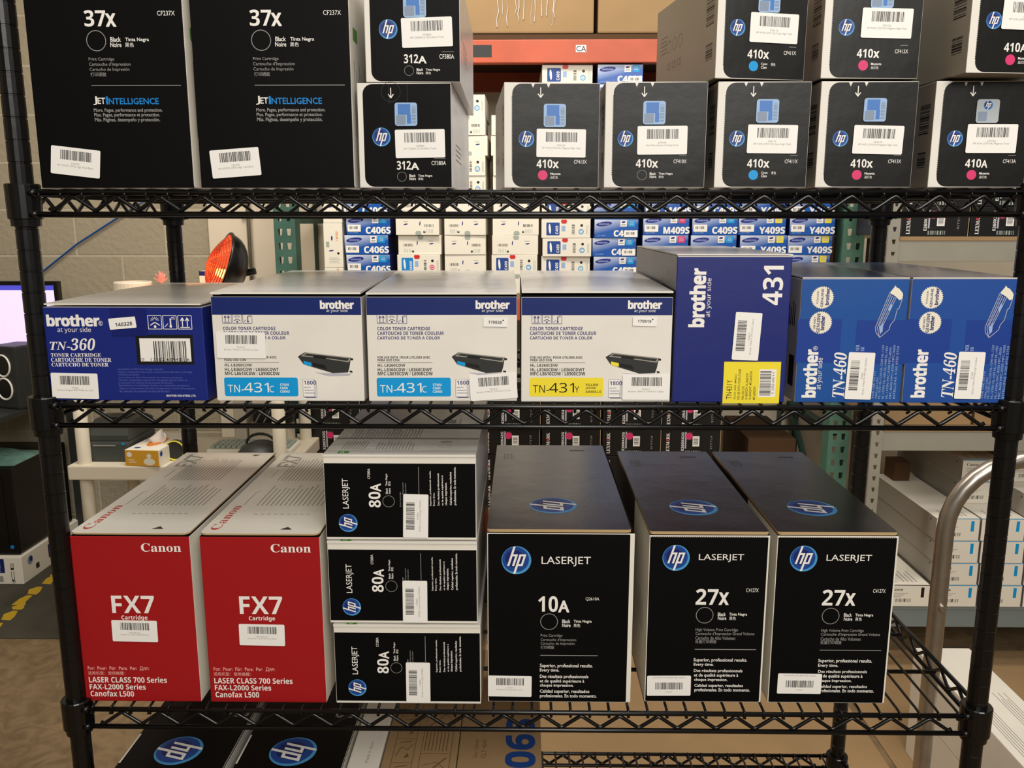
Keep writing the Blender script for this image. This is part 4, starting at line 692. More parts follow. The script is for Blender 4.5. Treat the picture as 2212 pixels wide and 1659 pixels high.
def beam(z0, z1, dy): mb = MB(); mb.box(-39, 2107, dy, dy+40, z0+FL, z1+FL, 'rack_orange', 3); return mb
bt = beam(512, 589, -22).build('beam', rack)
f = MB(); F_ = Face(f, (0, 0, 0), (1, 0, 0), (0, 0, 1)); f.box(0, 36, -.6, 0, 0, 24, 'sticker'); F_.o = Vector((0, -.6, 0)); F_.textw(2, 3, 18, 'CA', 'b', 'darktext', .2); f.build('bay_sign', bt, (1052, -22, 546+FL))
mb = MB(); mb.box(0, 100, -.6, 0, 0, 40, 'charcoal'); mb.build('tape_patch', bt, (660, -22, 531+FL))
for z0, z1 in ((BZ-100, BZ-18), (-1217, -1135)):
    beam(z0, z1, -22).build('beam', rack)
for z in (512, BZ-100, -1217): beam(z, z+80, 640).build('beam', rack)
for z, n in ((BZ-18, 'deck_board'), (-1135, 'deck_board'), (589, 'deck_board')):
    mb = MB(); mb.box(-30, 2098, -20, 680, z+FL, z+18+FL, 'kraft_dark' if z > 500 else 'kraft'); mb.build(n, rack)  # top deck coloured darker to stand in for the shadowed gap under the cartons
# big cartons on the top beam
gk = 'big brown cartons on the orange beam'
def big_kraft(x, w, label, wrap=False):
    mb = MB(); mb.box(0, w, 0, 560, 0, 420, 'kraft', 6); o = mb.build('shipping_carton', loc=(x, YR-24, 608)); tag(o, label, 'box', gk)
    if wrap:
        m = MB(); R = random.Random(4)
        for i in range(12):
            x_ = w-330+i*18+R.uniform(-6, 6); z_ = R.uniform(16, 60); pts = [(x_+R.uniform(-3, 3)+j*R.uniform(-.5, 1.5), -2.5, z_+(420-z_)*(j/16)) for j in range(17)]; m.tube([Vector(p_) for p_ in pts], [R.uniform(.3, 1.7) for _ in pts], 'film_white', 5)
        m.build('stretch_film', o)
big_kraft(370, 466, 'big brown carton above the orange beam with shiny stretch film hanging on it', True); big_kraft(850, 560, 'big brown carton above the orange beam behind the blue-dot carton')
big_kraft(-210, 560, 'big brown carton above the orange beam hidden mostly by the tall black cartons')
# small toner boxes: three printed kinds
def white_box(w, h, seed):
    mb = MB(); mb.box(0, w, 0, 330, 0, h, 'box_white', 1.5); f = faces(mb, w, 330, h)['front']; R = random.Random(seed)
    fl = seed % 2
    X = (lambda x, ww: w*(1-x-ww)) if fl else (lambda x, ww: w*x)
    f.barcode(X(.12, .22), h*.42, w*.22, h*.14, 'darktext', 14, seed, .3)
    f.ell(X(.42, .04)+w*.02, h*.6, 2, 8, -.1, 'samsung_ink'); f.ell(X(.72, .1)+w*.05, h*.56, 8, 2.4, .15, 'samsung_ink'); f.bar(X(.7, .12), h*.68, w*.11, 2, 'grey')
    f.disc(X(.34, .0), h*.16, 4.2, 'black', n=14); f.disc(X(.34, .0), h*.18, 1.2, 'white', .5, 8)
    for i in range(5): f.bar(X(.14+i*.035, .012), h*.1, 1.6, h*.2, 'tab_grey')
    return mb
def logo_box(w, h, seed, code='C409', c='cyan'):
    mb = MB(); mb.box(0, w, 0, 330, 0, h, 'box_white', 1.5); f = faces(mb, w, 330, h)['front']; L = 'C' if c == 'cyan' else 'M'
    f.poly(rounded(w*.1, h*.14, w*.27, h*.7, 3), 'sky' if c != 'cyan' else 'logo_blue', .2); f.ell(w*.17, h*.5, 4, h*.27, .08, 'white', .35); f.text(w*.285, h*.22, w*.06, h*.44, code, 'H', 'white', 1)
    f.bar(w*.41, h*.36, w*.08, h*.3, 'paleblue'); f.barcode(w*.62, h*.2, w*.06, h*.56, 'darktext', 14, seed, .3, 1); f.disc(w*.82, h*.68, 5, 'black', n=16)
    f.ring(w*.81, h*.34, 9.5, 3, 'cyan' if c == 'cyan' else 'magenta'); f.textw(w*.81, h*.28, 8, L, 'b', 'sky' if c == 'cyan' else 'magenta', cx=True)
    for i in range(2): f.bar(w*(.92+i*.025), h*.2, 1.6, h*.5, 'tab_grey')
    return mb
def blue_box(w, h, code, c):
    mb = MB(); mb.box(0, w, 0, 330, 0, h, 'navy', 1.5, dict(front='print_blue')); f = faces(mb, w, 330, h)['front']
    f.ell(w*.22, h*.76, w*.18, h*.12, .12, 'samsung_ink'); f.text(w*.1, h*.71, w*.24, h*.085, 'SAMSUNG', 'H', 'paleblue')
    f.textw(w*.985-w*(.54 if len(code) > 4 else .5), h*.08, h*.34, code, 'X', 'white', maxw=w*.56)
    f.bar(w*.59, h*.62, w*.145, h*.34, 'white'); f.ell(w*.66, h*.86, w*.045, h*.05, .15, 'samsung_ink', .4); f.bar(w*.61, h*.68, w*.1, h*.07, 'tab_grey', .35)
    f.poly(rounded(w*.77, h*.62, w*.15, h*.34, 2), c, .25)
    for i in range(3): f.bar(w*.8, h*(.72+i*.07), w*.09, h*.03, 'pale_print', .4)
    f.textw(w*.06, h*.09, h*.07, 'CLT-'+code, 'n', 'paleblue')
    return mb
def blue_sticker(o, w, h, x, z):
    mb = MB(); sw, sh = w*.3, h*.36; mb.prism(rounded(0, 0, sw, sh, 1), 0, .4, 'sticker'); Face(mb, (0, 0, 0), (1, 0, 0), (0, 0, 1)).barcode(sw*.16, sh*.35, sw*.66, sh*.42, 'darktext', 14, 9, .15); mb.build('barcode_sticker', o, (x, -1, z))
def tab(o, w, h, k, x, up_):
    mb = MB(); s_ = h*.26; s_ = h*.2; pts = [(-9, 0), (9, 0), (11, s_*.5), (7, s_), (-7, s_), (-11, s_*.5)]
    mb.prism([(a, b if not up_ else -b) for a, b in pts], 0, .3, k); mb.build('seal_tab', o, (x, -.9, .8 if not up_ else h-.8))
ORD = ['first', 'second', 'third', 'fourth', 'fifth', 'sixth', 'seventh', 'eighth', 'ninth', 'tenth', 'eleventh', 'twelfth']
COLS = [('end', -134, 69, 'w'), ('blue', -55, 160, 'C406S'), ('w', 133, 157, 'w'), ('w', 311, 150, 'w'), ('w', 482, 167, 'w'), ('logo', 660, 177, 'l'), ('blue', 849, 159, 'C409S'), ('blue', 1026, 166, 'M409S'), ('blue', 1203, 165, 'C409S'), ('blue', 1374, 170, 'Y409S'), ('blue', 1551, 161, 'Y409S')]
ROWS = [6, 6, 6, 10, 9, 12, 12, 6, 6, 6, 6]
RR = random.Random(11)
INK = {'C406S': 'cyan', 'C409S': 'cyan', 'M409S': 'magenta', 'Y409S': 'yellow'}
meshes = {}
for ci, (kind, x, w, code) in enumerate(COLS):
    n = ROWS[ci]; h = 69.2 if ci not in (5, 6) else 65.8
    if kind == 'end':
        # narrow box ends standing upright
        z = BZ
        for r_, hh in enumerate((92, 160, 150)):
            mb = MB(); mb.box(0, 69, 0, 330, 0, hh, 'box_white', 1.5); f = faces(mb, 69, 330, hh)['front']
            f.ell(30, hh*.66, 3, 9, 0, 'samsung_ink'); f.barcode(44, hh*.6, 9, 36, 'orange_print', 10, 4, .3, 1); f.ell(26, hh*.38, 9, 2.4, .15, 'samsung_ink'); f.disc(52, hh*.32, 4.5, 'black', n=14); f.bar(8, hh*.46, 12, 20, 'tab_grey')
            for i in range(4): f.bar(18, hh*.1+i*6, 40-6*(i % 2), 1.6, 'tab_grey')
            o = mb.build('toner_box', loc=(x+RR.uniform(-2, 2), YR-6, z)); tag(o, 'narrow white box on end at the edge of the rack, %s from below' % ORD[r_], 'box', 'white toner boxes on the green rack'); z += hh+.6
        continue
    for r_ in range(n):
        z = BZ+r_*(h+.7); v = r_ % 5
        wj = w-RR.uniform(0, 4); loc = (x+RR.uniform(-4, 5), YR-8+RR.uniform(-6, 6), z); rz = RR.uniform(-1.2, 1.2)
        if kind == 'blue' and not (ci == 7 and r_ == 9):
            key = (code, round(w)); 
            if key not in meshes: meshes[key] = blue_box(w, h, code, INK[code]).build('toner_box', loc=loc, rz=rz*.5); o = meshes[key]
            else: o = link('toner_box', meshes[key].data, None, loc, rz*.5)
            blue_sticker(o, w, h, *((w*.68, h*.05) if ci == 6 else (w*.03, h*.18 if r_ % 2 else h*.1)))
            nm = 'blue toner box with a %s square' % {'cyan': 'light blue', 'magenta': 'pink', 'yellow': 'yellow'}[INK[code]]; g_ = 'blue toner boxes on the green rack'
        else:
            lg = kind == 'logo' or (ci, r_) in ((2, 1), (4, 1), (3, 5), (3, 9), (4, 6), (4, 7), (4, 8), (3, 6))
            key = (lg, ci, r_ % 2 if not lg else 0)
            if key not in meshes: meshes[key] = (logo_box(w, h, ci*3+r_, 'C409' if ci > 2 else 'M409', 'cyan' if ci > 2 else 'magenta') if lg else white_box(w, h, ci+r_)).build('toner_box', loc=loc, rz=rz); o = meshes[key]
            else: o = link('toner_box', meshes[key].data, None, loc, rz)
            tab(o, w, h, 'red' if lg else 'tab_grey', w*(.46 if lg else .52+.04*(ci % 2)), lg or r_ % 2 == 0)
            nm = 'white toner box with a blue badge' if lg else 'plain white toner box'; g_ = 'white toner boxes on the green rack'
        tag(o, '%s, %s up in the %s rack column' % (nm, ORD[r_], ORD[ci]), 'box', g_)
mb = MB(); mb.box(0, 46, 0, 420, 0, 205, 'kraft_dark', 2); tag(mb.build('shipping_carton', loc=(1722, 2190, BZ)), 'dark brown carton added as fill between the blue boxes and the mint green upright', 'box')  # this carton and the next are added to darken the gap before the lit wall
mb = MB(); mb.box(0, 46, 0, 420, 0, 180, 'carton_dark', 2); tag(mb.build('shipping_carton', loc=(1722, 2190, BZ+206)), 'black carton added as fill on the dark brown one beside the mint green upright', 'box')
# dark cartons on the lower level of the rack
def dark_box(w, h, d, code):
    mb = MB(); mb.box(0, w, 0, d, 0, h, 'carton_dark', 1.5, dict(right='charcoal')); f = faces(mb, w, d, h)['front']
    f.text(w*.075, h*.08, w*.055, h*.78, 'LEXMARK', 's', 'white', 1); f.poly([(w*.075, h*.56), (w*.13, h*.6), (w*.075, h*.64)], 'red', .7)
    f.text(w*.33, h*.2, w*.045, h*.68, code, 'H', 'sticker', 1)
    f.bar(w*.39, h*.28, w*.13, h*.62, 'charcoal', .2); f.bar(w*.39, h*.28, w*.025, h*.62, 'pale_print', .25); f.disc(w*.46, h*.74, h*.13, 'magenta', .3, 16); f.bar(w*.42, h*.3, w*.1, h*.3, 'black', .32)
    f.bar(w*.52, h*.36, w*.115, h*.38, 'sticker', .4); f.barcode(w*.535, h*.42, w*.08, h*.26, 'darktext', 12, 2, .5, 1); f.bar(w*.39, h*.06, w*.26, h*.14, 'tab_grey', .3); f.barcode(w*.39, h*.06, w*.26, h*.14, 'charcoal', 10, 8, .4)
    f.text(w*.82, h*.25, w*.035, h*.5, '91TY19', 'n', 'grey', 1)
    f.poly([(w-3.5, 1), (w-1.5, 1), (w-1.5, h-1), (w-3.5, h-1)], 'kraft_edge', .2)
    return mb
dm = None
for r_ in range(4):
    for c_ in range(7):
        loc = (-243+c_*227.5+RR.uniform(-3, 3), YR-6+RR.uniform(-4, 4), -1117+r_*105)
        if dm is None: dm = dark_box(224, 104, 400, 'E260X42G').build('toner_box', loc=loc); o = dm
        else: o = link('toner_box', dm.data, None, loc)
        tag(o, 'black box on the lower rack level, %s row up, %s column' % (ORD[r_], ORD[c_]), 'box', 'black boxes on the lower level of the green rack')
mb = MB(); mb.box(0, 190, 0, 420, 0, 230, 'kraft_dark', 2); tag(mb.build('shipping_carton', loc=(1500, 2280, -1117)), 'dark brown carton alone behind the mint green upright', 'box')

# ---------------------------------------------------------------- grey shelving bay
YG = 1640
bay = tag(empty('steel_shelving', (1720, YG, -FL)), 'grey boltless steel shelving bay with wooden decks at the end of the rack', 'shelf')
def gpost():
    mb = MB(); vs = []; fs = []
    def q(pts): o = len(vs); vs.extend([(x, 0, z) for x, z in pts]); fs.append((o, o+1, o+2, o+3))
    z = 0
    while z < 2500:
        q([(0, z), (36, z), (36, z+24), (0, z+24)]); a, b = z+24, z+38; q([(0, a), (16, a), (13, b), (0, b)]); q([(22, a), (36, a), (36, b), (25, b)]); z += 38
    mb.add(vs, fs, 'shelf_grey'); mb.box(-.2, 2, .2, 38, 0, 2500, 'shelf_grey'); return mb
gp = gpost().build('post', bay, (0, 0, 0)); link('post', gp.data, bay, (1240, 0, 0)); link('post', gp.data, bay, (150, 500, 0)); link('post', gp.data, bay, (1240, 500, 0))
for zt in (-90, -697, -1310):
    k = 'shelf_grey' if zt > -1200 else 'shelf_bluegrey'
    mb = MB(); mb.box(36, 1240, 2, 8, zt-63+FL, zt+FL, k, 1); mb.build('beam', bay); mb = MB(); mb.box(150, 1240, 492, 500, zt-63+FL, zt+FL, k, 1); mb.build('beam', bay)
    mb = MB(); mb.box(38, 1270, 0, 8, zt+FL, zt+13+FL, 'kraft' if zt > -1200 else 'shelf_bluegrey', 1); mb.build('deck_edge', bay)
    mb = MB(); mb.box(110, 1270, 8, 510, zt+FL, zt+13+FL, 'kraft' if zt > -1200 else 'shelf_bluegrey', 1); mb.build('deck_board', bay)
for r_ in range(2):
    for c_ in range(4):
        loc = (1760+c_*211, YG+4, -77+r_*90)
        o = link('toner_box', dm.data, None, loc) if False else None
        if (r_, c_) == (0, 0): gm2 = dark_box(208, 89, 360, 'E260X22G').build('toner_box', loc=loc); o = gm2
        else: o = link('toner_box', gm2.data, None, loc)
        tag(o, 'black box on the upper wooden deck, %s layer, %s from the grey post' % (('lower', 'upper')[r_], ORD[c_]), 'box', 'black boxes on the grey shelving')
def drum_box(w, h, d, c):
    mb = MB(); mb.box(0, w, 0, d, 0, h, 'box_white', 1.5, dict(left='grey_print')); F = faces(mb, w, d, h); f = F['front']  # left face grey: shading put into the colour of a white box, plus mottled print
    f.bar(0, h-2.5, w, 2.5, c, .2); f.textw(w*.1, h*.72, h*.13, 'Canon', 's', 'darktext'); f.bar(w*.8, h*.42, w*.075, h*.46, c); f.barcode(w*.22, h*.2, w*.36, h*.16, 'darktext', 14, 5, .3)
    for i in range(3): f.bar(w*.1, h*(.6-i*.08), w*(.4-.08*i), 1.6, 'grey')
    t = F['top']; t.text(w*.2, 20, 12, 60, 'Canon', 's', 'grey', 1)
    for i in range(4): t.bar(w*.45+i*14, 24, 4, 70+20*(i % 2), 'grey_print')
    F['left'].disc(d-40, h*.8, 4, 'darktext', n=12)
    return mb
gc = 'white boxes stacked on the lower grey shelf'
dmesh = {}
def drum(x, z, c, label, y=YG-4, d=500):
    if c not in dmesh: dmesh[c] = drum_box(141, 77, d, c).build('toner_box', loc=(x, y, z)); o = dmesh[c]
    else: o = link('toner_box', dmesh[c].data, None, (x, y, z))
    tag(o, label, 'box', gc)
ZC = -1297
for c_ in range(4):
    for r_ in range(4 if c_ < 2 else 5):
        cl = 'cyan' if c_ < 2 else 'yellow'
        drum(1969+c_*148-r_*5, ZC+r_*77.6, cl, 'white box with a %s stripe, %s layer up, %s pile on grey shelf' % ('blue' if c_ < 2 else 'yellow', ORD[r_], ORD[c_]))
for r_ in range(2):
    for c_ in range(2): drum(2117+c_*148-(15 if c_ == 0 else 0), ZC+(4 if c_ == 0 else 5)*77.6+r_*77.6, 'cyan', 'white box far back on top of the striped piles, %s in %s heap' % (('lower', 'upper')[r_], ORD[c_]), y=YG+150, d=500)
drum(1812, ZC, 'black', 'single white box with a black stripe beside the blue-striped piles')
mb = MB(); mb.box(0, 60, 0, 84, 0, 72, 'kraft_dark', 2); tag(mb.build('shipping_carton', loc=(1985, YG+405, ZC+4*77.6)), 'small brown carton on the blue-striped boxes under the grey beam', 'box')
mb = MB(); mb.box(0, 280, 0, 380, 0, 140, 'kraft', 2); tag(mb.build('shipping_carton', loc=(1775, YG+40, -683)), 'brown carton on the middle wooden deck of the grey bay', 'box')
mb = MB(); mb.box(0, 330, 0, 380, 0, 138, 'kraft', 2); tag(mb.build('shipping_carton', loc=(2066, YG+40, -683)), 'brown carton next to its twin, middle deck of the grey bay', 'box')

# ---------------------------------------------------------------- hand cart with long white cartons
cart = tag(empty('hand_truck', (1455, 620, -FL)), 'hand truck with a bent steel tube handle standing beside the wire shelving', 'cart')
pts = [(0, 0, 30)]+[(0, 0, z) for z in (400, 600, 760, 880)]+[(150-150*math.cos(t), 0, 880+150*math.sin(t)) for t in [math.radians(a) for a in range(12, 90, 12)]]
pts += [(x, 0, 1030) for x in (160, 300, 420)]+[(430+150*math.sin(t), 0, 880+150*math.cos(t)) for t in [math.radians(a) for a in range(12, 90, 12)]]+[(580, 0, z) for z in (880, 600, 30)]
mb = MB(); mb.tube(pts, 17, 'steel', 16); mb.build('handle', cart, smooth=True)
mb = MB(); mb.tube([(0, -24, 720), (0, 24, 720)], 7, 'steel', 8); mb.build('bolt', cart)
mb = MB(); mb.box(-20, 600, -250, -12, 8, 18, 'steel', 2); mb.build('toe_plate', cart)
for z in (90, 250): mb = MB(); mb.tube([(0, 0, z), (580, 0, z)], 12, 'steel', 10); mb.build('cross_bar', cart)
mb = MB(); mb.tube([(20, 95, 100), (560, 95, 100)], 9, 'steel', 10); mb.build('axle', cart)
for x in (70, 510):
    mb = MB(); mb.tube([(x-20, 95, 100), (x+20, 95, 100)], 98, 'charcoal', 28); mb.build('wheel', cart)
    mb = MB(); mb.box(x-34, x-28, 10, 100, 80, 120, 'steel', 1); mb.build('bracket', cart)
gl = 'long white cartons on the floor'
def long_box(loc, w, d, h, rz, label):
    mb = MB(); mb.box(0, w, 0, d, 0, h, 'lid_white', 3, dict(front='carton_white')); t = faces(mb, w, d, h)['top']
    for i in range(5): t.bar(20+i*7, 60, 2, d*.6-30*(i % 3), 'grey_print'); t.bar(w-60+i*7, 120, 2, d*.5-30*(i % 2), 'grey_print')
    t.line([(w-50, d*.42), (w-20, d*.5)], 3, 'grey'); t.bar(0, d-8, w, 8, 'black', .3)
    for x_, z_ in ((120, .3), (300, .6), (480, .45)): faces(mb, w, d, h)['left'].disc(x_, h*z_, 5, 'darktext', n=8)
    o = mb.build('long_carton', loc=loc, rz=rz); tag(o, label, 'box', gl)
for i, n in enumerate(('lower', 'upper')): long_box((1688+i*2, 470, -FL+4+i*163), 150, 710, 162, -.6+i*.4, '%s of two long white cartons stacked on the floor behind the hand truck' % n)

# ---------------------------------------------------------------- floor things
mat('rubber_grey', (74, 70, 60), .8, .2, noise=.25, nscale=5)
mb = MB(); mb.box(0, 1900, 0, 900, 0, 4, 'rubber_grey'); R = random.Random(5)
f = faces(mb, 1900, 900, 4)['top']
mat('tape_yellow', (196, 160, 40), .7, .3)
A_, B_ = Vector(((618, 60))), Vector(((580, 520))); d_ = (B_-A_).normalized(); q_ = Vector((-d_.y, d_.x))
t_ = -300
while t_ < (B_-A_).length+260:
    L_ = R.uniform(35, 95); w0, w1 = R.uniform(18, 34), R.uniform(18, 34); o_ = R.uniform(-10, 10); P0 = A_+d_*t_+q_*o_
    f.poly([P0-q_*w0, P0+d_*L_*.4-q_*w1*.7, P0+d_*L_-q_*w0*.5, P0+d_*L_*1.05+q_*w1*.3, P0+d_*L_*.7+q_*w1, P0+d_*L_*.1+q_*w0*.8], 'tape_yellow', .3); t_ += L_*R.uniform(.75, 1.35)
tag(mb.build('floor_mat', loc=(-2000, 1812, -FL)), 'dark grey mat on the floor with worn yellow tape, by the desk', 'mat')
mb = MB(); mb.box(0, 1500, 0, 1350, 0, 4, 'kraft', 1); tag(mb.build('cardboard_sheet', loc=(120, 440, -FL)), 'flattened brown cardboard lying on the floor behind the wire shelving', 'sheet', 'flattened cardboard on the floor')
mb = MB(); mb.box(0, 1600, 0, 1270, 0, 4, 'kraft', 1); tag(mb.build('cardboard_sheet', loc=(1640, 500, -FL)), 'flattened brown cardboard on the floor in front of the grey bay', 'sheet', 'flattened cardboard on the floor')

# ---------------------------------------------------------------- white plastic shelving with heater, printer, tissues
YW = 1690
ws = tag(empty('plastic_shelving', (-935, YW, -FL)), 'white plastic shelving with round posts in front of the block wall', 'shelf')
for x, y in ((43, 36), (711, 36), (43, 370), (711, 370)):
    mb = MB(); mb.tube([(x, y, 0), (x, y, 1210)], 22, 'plastic_white', 16); mb.build('post', ws, smooth=True)
for z in (-1430, -837, -314):
    mb = MB(); mb.box(0, 754, 0, 405, z-50+FL, z+FL, 'plastic_white', 5); mb.build('tray', ws)
ZT = -837
lp = tag(empty('label_printer', (-885, YW+50, ZT)), 'dark grey label printer on the white plastic shelf', 'printer')
mat('printer_grey', (66, 70, 66), .45, .4)
mb = MB(); mb.box(0, 142, 0, 215, 0, 74, 'printer_grey', 12); mb.build('base', lp)
mb = MB(); n0 = len(mb.v); prof = [(4, 74), (2, 92), (14, 118), (60, 136), (150, 138), (200, 118), (212, 74)]; m_ = len(prof)
mb.add([(x, y, z) for x in (2, 140) for y, z in prof], [tuple(range(m_)), tuple(range(2*m_-1, m_-1, -1))]+[(j, j+m_, (j+1) % m_+m_, (j+1) % m_) for j in range(m_)], 'printer_grey'); mb.build('cover', lp)
mb = MB(); mb.box(18, 96, -1.5, 1, 56, 60, 'grey'); mb.build('label_slot', lp); mb = MB(); mb.box(118, 126, -1.5, 1, 60, 68, 'cyan'); mb.build('button', lp); mb = MB(); mb.box(34, 108, 66, 140, 137, 141, 'black', 1.5); mb.build('window', lp)
tb = tag(empty('tissue_box', (-738, YW+4, ZT), -4), 'yellow and white tissue box with a tissue sticking out', 'tissue box')
mat('tissue_yellow', (214, 158, 50), .5, .3)
mb = MB(); mb.box(0, 118, 0, 240, 0, 56, 'box_white', 2, dict(front='tissue_yellow', right='box_white')); F = faces(mb, 118, 240, 56); f = F['front']; f.disc(16, 40, 9, 'white', n=16); f.disc(84, 36, 8, 'cream', n=14); f.ell(84, 16, 20, 12, 0, 'cream'); f.bar(12, 12, 26, 3, 'cream'); f.bar(12, 20, 20, 3, 'cream')
F['right'].disc(18, 40, 9, 'logo_blue', n=12); F['top'].disc(30, 30, 12, 'logo_blue', n=12, r2=9); F['top'].ell(60, 110, 26, 60, 0, 'orange_print'); mb.build('carton', tb)
mb = MB(); vs = []; n_ = 8
for j in range(n_+1):
    for i in range(n_+1):
        u, v = i/n_-.5, j/n_; wd_ = 30+34*math.sin(math.pi*min(1, v*.8+.1)); vs.append((60+u*wd_+14*v, 100+16*math.sin(u*7+v*2)*(.3+.5*v)+10*v*v, 54+v*46-16*u*u*4*v+8*u*v))
mb.add(vs, [(j*(n_+1)+i, j*(n_+1)+i+1, (j+1)*(n_+1)+i+1, (j+1)*(n_+1)+i) for j in range(n_) for i in range(n_)], 'white'); mb.build('tissue', tb, smooth=True)
mb = MB()
for r0, k in ((36, 'charcoal'),): mb.tube([(0, y, 0) for y in (0, 22)], 34, 'charcoal', 24)
rl = mb.build('tape_roll', loc=(-597, YW+70, ZT+36)); tag(rl, 'roll of dark tape with a yellow rim standing beside the tissue box', 'tape')
mb = MB(); mb.tube([(33*math.cos(math.radians(a)), -1, 33*math.sin(math.radians(a))) for a in range(0, 360, 15)], 2.5, 'yellow', 6, closed=True); mb.build('rim', rl)
kb = MB(); kb.box(0, 300, 0, 130, 0, 18, 'box_white', 5); kbo = kb.build('keyboard', loc=(-520, YW+150, ZT)); tag(kbo, 'pale keyboard lying on the white plastic shelf', 'keyboard')
for r_ in range(4):
    k_ = MB()
    for i in range(15): k_.box(10+i*19, 25+i*19, 12+r_*28, 34+r_*28, 18, 27, 'tab_grey', 2)
    k_.build('key_row', kbo)
mb = MB(); mb.lathe([(5, 0), (66, 2), (80, 22), (62, 44), (30, 58), (4, 60)], 0, 0, 'charcoal', 24); pz = mb.build('cable_pouch', loc=(-312, YW+110, ZT), smooth=True); tag(pz, 'round black pouch by the shelf post next to the keyboard', 'pouch')
mb = MB(); mb.tube([(50*math.cos(t), 0, 52+34*math.sin(t)) for t in [math.radians(a) for a in range(0, 181, 20)]], 5, 'charcoal', 8); mb.build('handle', pz)
mb = MB(); mb.box(0, 46, 0, 90, 0, 160, 'plastic_white', 6); tag(mb.build('adhesive_bottle', loc=(-470, YW+300, ZT)), 'pale upright container at the back of the white shelf', 'bottle')
mb = MB(); mb.box(0, 150, 0, 80, 0, 74, 'plastic_white', 4); tag(mb.build('parts_box', loc=(-415, YW+300, ZT)), 'low beige box at the back of the white shelf', 'box')
mb = MB(); mb.box(0, 150, 0, 84, 0, 60, 'epoxy_black', 16); q_ = mb.build('shoulder_bag', loc=(-400, YW+295, ZT+75)); tag(q_, 'black bag with striped strap lying on the beige box', 'bag')
for i in range(4): mb = MB(); mb.tube([(14+i*30, -3, 8), (40+i*30, -3, 52)], 2.5, 'grey', 6); mb.build('strap_stripe', q_)
# dish heater on the upper tray
ZH = -314
ht = tag(empty('dish_heater', (-425, YW+150, ZH), 0), 'black dish heater glowing orange behind its wire guard', 'heater')
mat('heater_glow', (214, 84, 48), .4, .4, emit=(255, 118, 70), es=.4); mat('heater_core', (255, 190, 80), .4, .4, emit=(255, 180, 70), es=9); mat('heater_copper', (190, 84, 52), .3, .5, metal=.6)
HR = Matrix.Rotation(math.radians(-60), 4, 'Z')@Matrix.Rotation(math.radians(-20), 4, 'X')
def hpart(mb, name, sm=True):
    mb.v = [tuple(HR@Vector(v_)+Vector((0, 0, 132))) for v_ in mb.v]; return mb.build(name, ht, smooth=sm)
def dish(r_, dep, k, off=0):
    mb = MB(); n, m_ = 28, 8; vs = []; fs = []
    for i in range(m_+1):
        a = i/m_*math.pi/2; rr = r_*math.sin(a); y = dep*math.cos(a)+off
        vs += [(rr*math.cos(2*math.pi*j/n), y, rr*math.sin(2*math.pi*j/n)) for j in range(n)]
    fs = [(i*n+j, i*n+(j+1) % n, (i+1)*n+(j+1) % n, (i+1)*n+j) for i in range(m_) for j in range(n)]
    mb.add(vs, fs, k); return mb
hpart(dish(118, 84, 'epoxy_black'), 'back_shell'); hpart(dish(113, 72, 'heater_glow', -1), 'reflector')
mb = MB(); mb.tube([(118*math.cos(math.radians(a)), 0, 118*math.sin(math.radians(a))) for a in range(0, 360, 10)], 5, 'epoxy_black', 8, closed=True); hpart(mb, 'rim')
mb = MB(); mb.tube([(0, 50, -20), (0, -10, -20)], [22, 12], 'heater_core', 14); hpart(mb, 'element')
mb = MB()
for rr in range(12, 118, 10):
    mb.tube([(rr*math.cos(math.radians(a)), -46*math.cos(rr/118*math.pi/2), rr*math.sin(math.radians(a))) for a in range(0, 360, 15)], 2.0, 'heater_copper', 5, closed=True)
for a in range(0, 180, 30): mb.tube([(q*118*math.cos(math.radians(a)), -46*math.cos(abs(q)*math.pi/2), q*118*math.sin(math.radians(a))) for q in [i/8-1 for i in range(17)]], 1.6, 'heater_copper', 5)
hpart(mb, 'wire_guard')
mb = MB(); mb.lathe([(90, 0), (92, 10), (30, 26), (20, 40), (20, 60)], 25, 0, 'epoxy_black', 24); mb.build('base', ht, smooth=True)
mb = MB(); mb.tube([(70, 20, 110), (108, 20, 118)], 12, 'epoxy_black', 12); mb.build('knob', ht)
l = bpy.data.lights.new('heater_light', 'POINT'); l.energy = .8; l.color = (1, .35, .12); l.shadow_soft_size = .05; lo_ = bpy.data.objects.new('heater_light', l); COL.objects.link(lo_); lo_.location = V(-500, YW+90, -170)
# boxed sign, pot and flower
mb = MB(); mb.box(0, 130, 0, 60, 0, 112, 'box_white', 2); f = faces(mb, 130, 60, 112)['front']; f.bar(0, 96, 130, 16, 'logo_navy'); f.textw(40, 58, 32, 'OLS', 'X', 'black')
q_ = mb.build('parts_box', loc=(-545, YW+262, ZH), rz=-8); tag(q_, 'white box with a blue top stripe and bold black letters beside the heater', 'box')
mat('pot_white', (226, 216, 198), .45, .4)
pt_ = tag(empty('desk_lamp', (-748, YW+190, ZH)), 'white round lamp shade lit orange on one side', 'lamp')  # a white pot, without any lamp in it
mb = MB(); mb.lathe([(58, 0), (62, 76), (60, 80), (55, 80), (50, 20)], 0, 0, 'pot_white', 28); mb.build('shade', pt_, smooth=False)
fl = tag(empty('artificial_flower', (-650, YW+190, ZH)), 'pink artificial flower next to the white lamp shade', 'flower')
mat('petal_pink', (236, 168, 160), .6, .3); mat('stem_brown', (150, 100, 60), .7, .3)
mb = MB(); mb.tube([(-44, 0, 0), (-34, 0, 60), (0, 0, 74)], 3, 'stem_brown', 6); mb.build('stem', fl)
